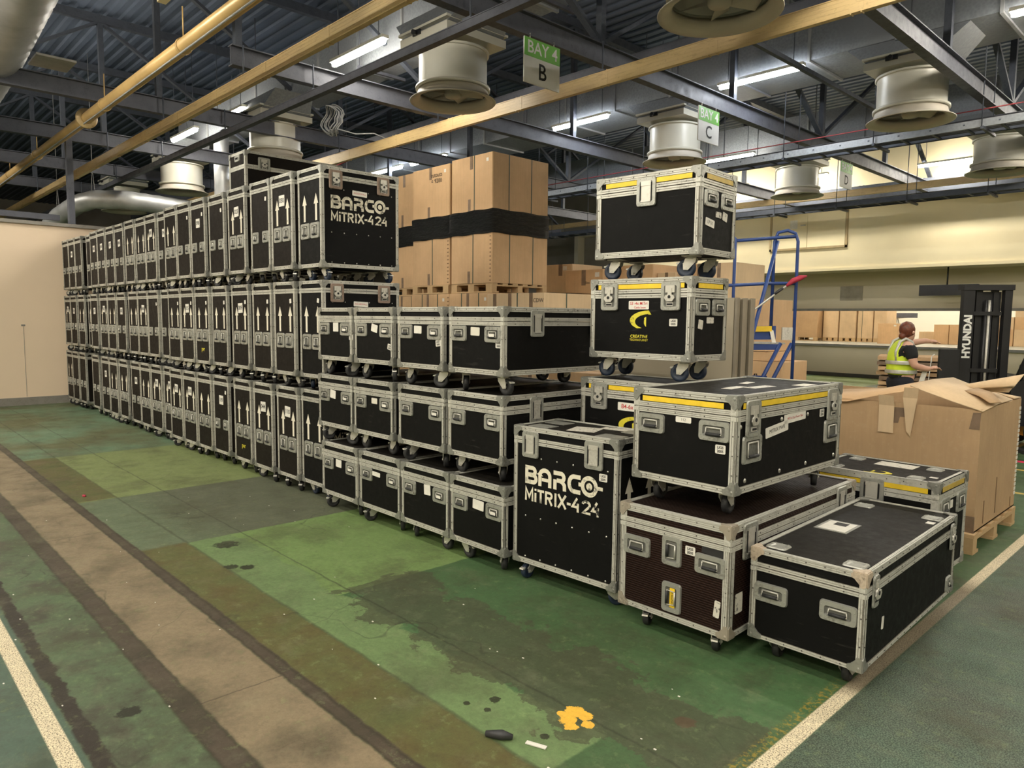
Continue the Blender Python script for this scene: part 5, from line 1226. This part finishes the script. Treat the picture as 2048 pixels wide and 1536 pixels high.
def hand(base, d, name, parent, curl=.3):
    base = Vector(base); d = Vector(d).normalized(); side = d.cross(Vector((0, 0, 1))).normalized(); up = side.cross(d)
    m = MB(); m.tube([base-d*.01, base+d*.03, base+d*.07], [.018, .026, .024], 8)
    for i in range(4):
        s0 = base+d*.065+side*(.018-.012*i); L = [.055, .062, .058, .045][i]
        m.tube([s0, s0+d*L*.5-up*L*.1*curl, s0+d*L*.9-up*L*.5*curl], [.0075, .007, .005], 6)
    m.tube([base+d*.02+side*.02, base+d*.045+side*.045, base+d*.075+side*.045], [.009, .008, .006], 6)
    return m.obj(name, SKIN, parent)
hand((.245, -.16, 1.11), (1, .1, .1), 'hand', pr_, 1.2); hand((.39, .20, 1.42), (1, 0, -.15), 'hand', pr_, .3)
o = thing('paper_sheet', 'white sheet of paper held by the hi-vis person', 'paper', (-2.80, 9.43, 1.0), .72); MB().add([(-.01, 0, .1), (.05, 0, .1), (.0, .0, -.09), (-.06, 0, -.09), (-.01, .002, .1), (.05, .002, .1), (.0, .002, -.09), (-.06, .002, -.09)], [(0, 3, 2, 1), (4, 5, 6, 7)]).obj('sheet', STICK, o)

# ------------------------------------------------------------------ cartons in the room beyond
def far(label, x0, x1, y0, z0, z1, mat, pal=True, d=1.0, **k):
    if pal: pallet('pallet beyond the opening under the '+label, (x0+x1)/2, y0+d/2, .9, x1-x0, d, 0)
    carton(label, x0, x1, y0, y0+d, z0 if not pal else 1.044, z1, mat, group='cartons beyond the opening', **k)
far('dark-faced tall carton at the opening left end', -13.6, -12.0, 27.6, .9, 2.35, CARD3)
far('tall pale carton first right of dark one', -11.95, -11.38, 28.0, .9, 2.35, CARD2)
far('tall pale carton second right of dark one', -11.33, -10.72, 28.0, .9, 2.3, CARD2)
far('tall pale carton third right of dark one', -10.66, -10.12, 28.0, .9, 2.3, CARD2, straps=(.3,))
far('tall pale carton fourth right of dark one', -10.08, -9.65, 28.0, .9, 2.3, CARD2)
far('square brown carton left of the person', -9.4, -8.75, 26.5, .9, 1.60, CARD, pal=False, stickers=[(.85, .9, .08, .05)])
far('low pale carton right behind the person', -8.7, -8.2, 28.5, .9, 1.32, CARD2, pal=False)
far('brown carton near the forklift mast, left', -8.08, -7.62, 28.0, .9, 1.58, CARD, pal=False)
far('brown carton near the forklift mast, right', -7.60, -7.05, 28.0, .9, 1.58, CARD, pal=False, stickers=[(.8, .9, .08, .05)])
far('brown carton just left of the mast', -6.98, -6.4, 28.0, .9, 1.56, CARD, pal=False)
for i, (x0, x1, z0, z1) in enumerate(((-6.3, -5.75, .9, 1.45), (-5.73, -5.1, .9, 1.45), (-5.08, -4.5, .9, 1.45), (-6.3, -5.75, 1.452, 1.85), (-5.73, -5.1, 1.452, 1.85), (-5.73, -5.1, 1.852, 2.3), (-5.08, -4.5, 1.452, 2.2))):
    far('carton stacked behind the forklift, %s' % ['lower left', 'lower middle', 'lower right', 'upper left', 'mid middle', 'upper middle', 'upper right'][i], x0, x1, 28, z0, z1, [CARD, CARD2][i % 2], pal=False, stickers=[(.7, .85, .06, .04)])
s = thing('mobile_steps', 'small grey steps far beyond the opening', 'steps', (-10.2, 30, .9)); MB().tube([(0, 0, 0), (.25, 0, .9), (.7, 0, .95)], .03, 6).tube([(.5, 0, 0), (.25, 0, .9)], .03, 6).tube([(.1, 0, .4), (.45, 0, .4)], .02, 6).obj('frame', STEEL, s); MB().box(.2, .9, -.2, .2, .92, 1.1).obj('platform', BEAM, s)

# ------------------------------------------------------------------ small floor litter
tag(MB().bar((-1.88, 1.885, .004), (-1.80, 1.915, .004), .02, .004).obj('paper_scrap', STICK), 'grey-white strip of paper on the floor near bottom edge', 'litter')
m = MB(); m.lathe([(.001, 0), (.02, 0), (.018, .012), (.001, .014)], (0, 0, 0), 7); o = m.obj('red_scrap', REDGLOVE, None, (-7.3, 1.60, 0)); o.scale = (1.6, .8, 1); tag(o, 'small red scrap on the olive floor strip', 'litter')
m = MB(); m.tube([(-2.02, 1.80, .012), (-1.96, 1.83, .02), (-1.93, 1.86, .012)], [.012, .02, .01], 8); tag(m.obj('dark_scrap', CABLE), 'dark bent scrap at the bottom edge of the floor', 'litter')
random.seed(21); m = MB()
for k in range(60):
    x, y = random.uniform(-7, -1.5), random.uniform(.3, 2.9); r_ = random.uniform(.002, .006); m.box(x-r_, x+r_, y-r_*.6, y+r_*.6, 0, .002)
tag(m.obj('floor_litter', STICK), 'tiny pale specks of litter scattered on the floor', 'litter', kind='stuff')
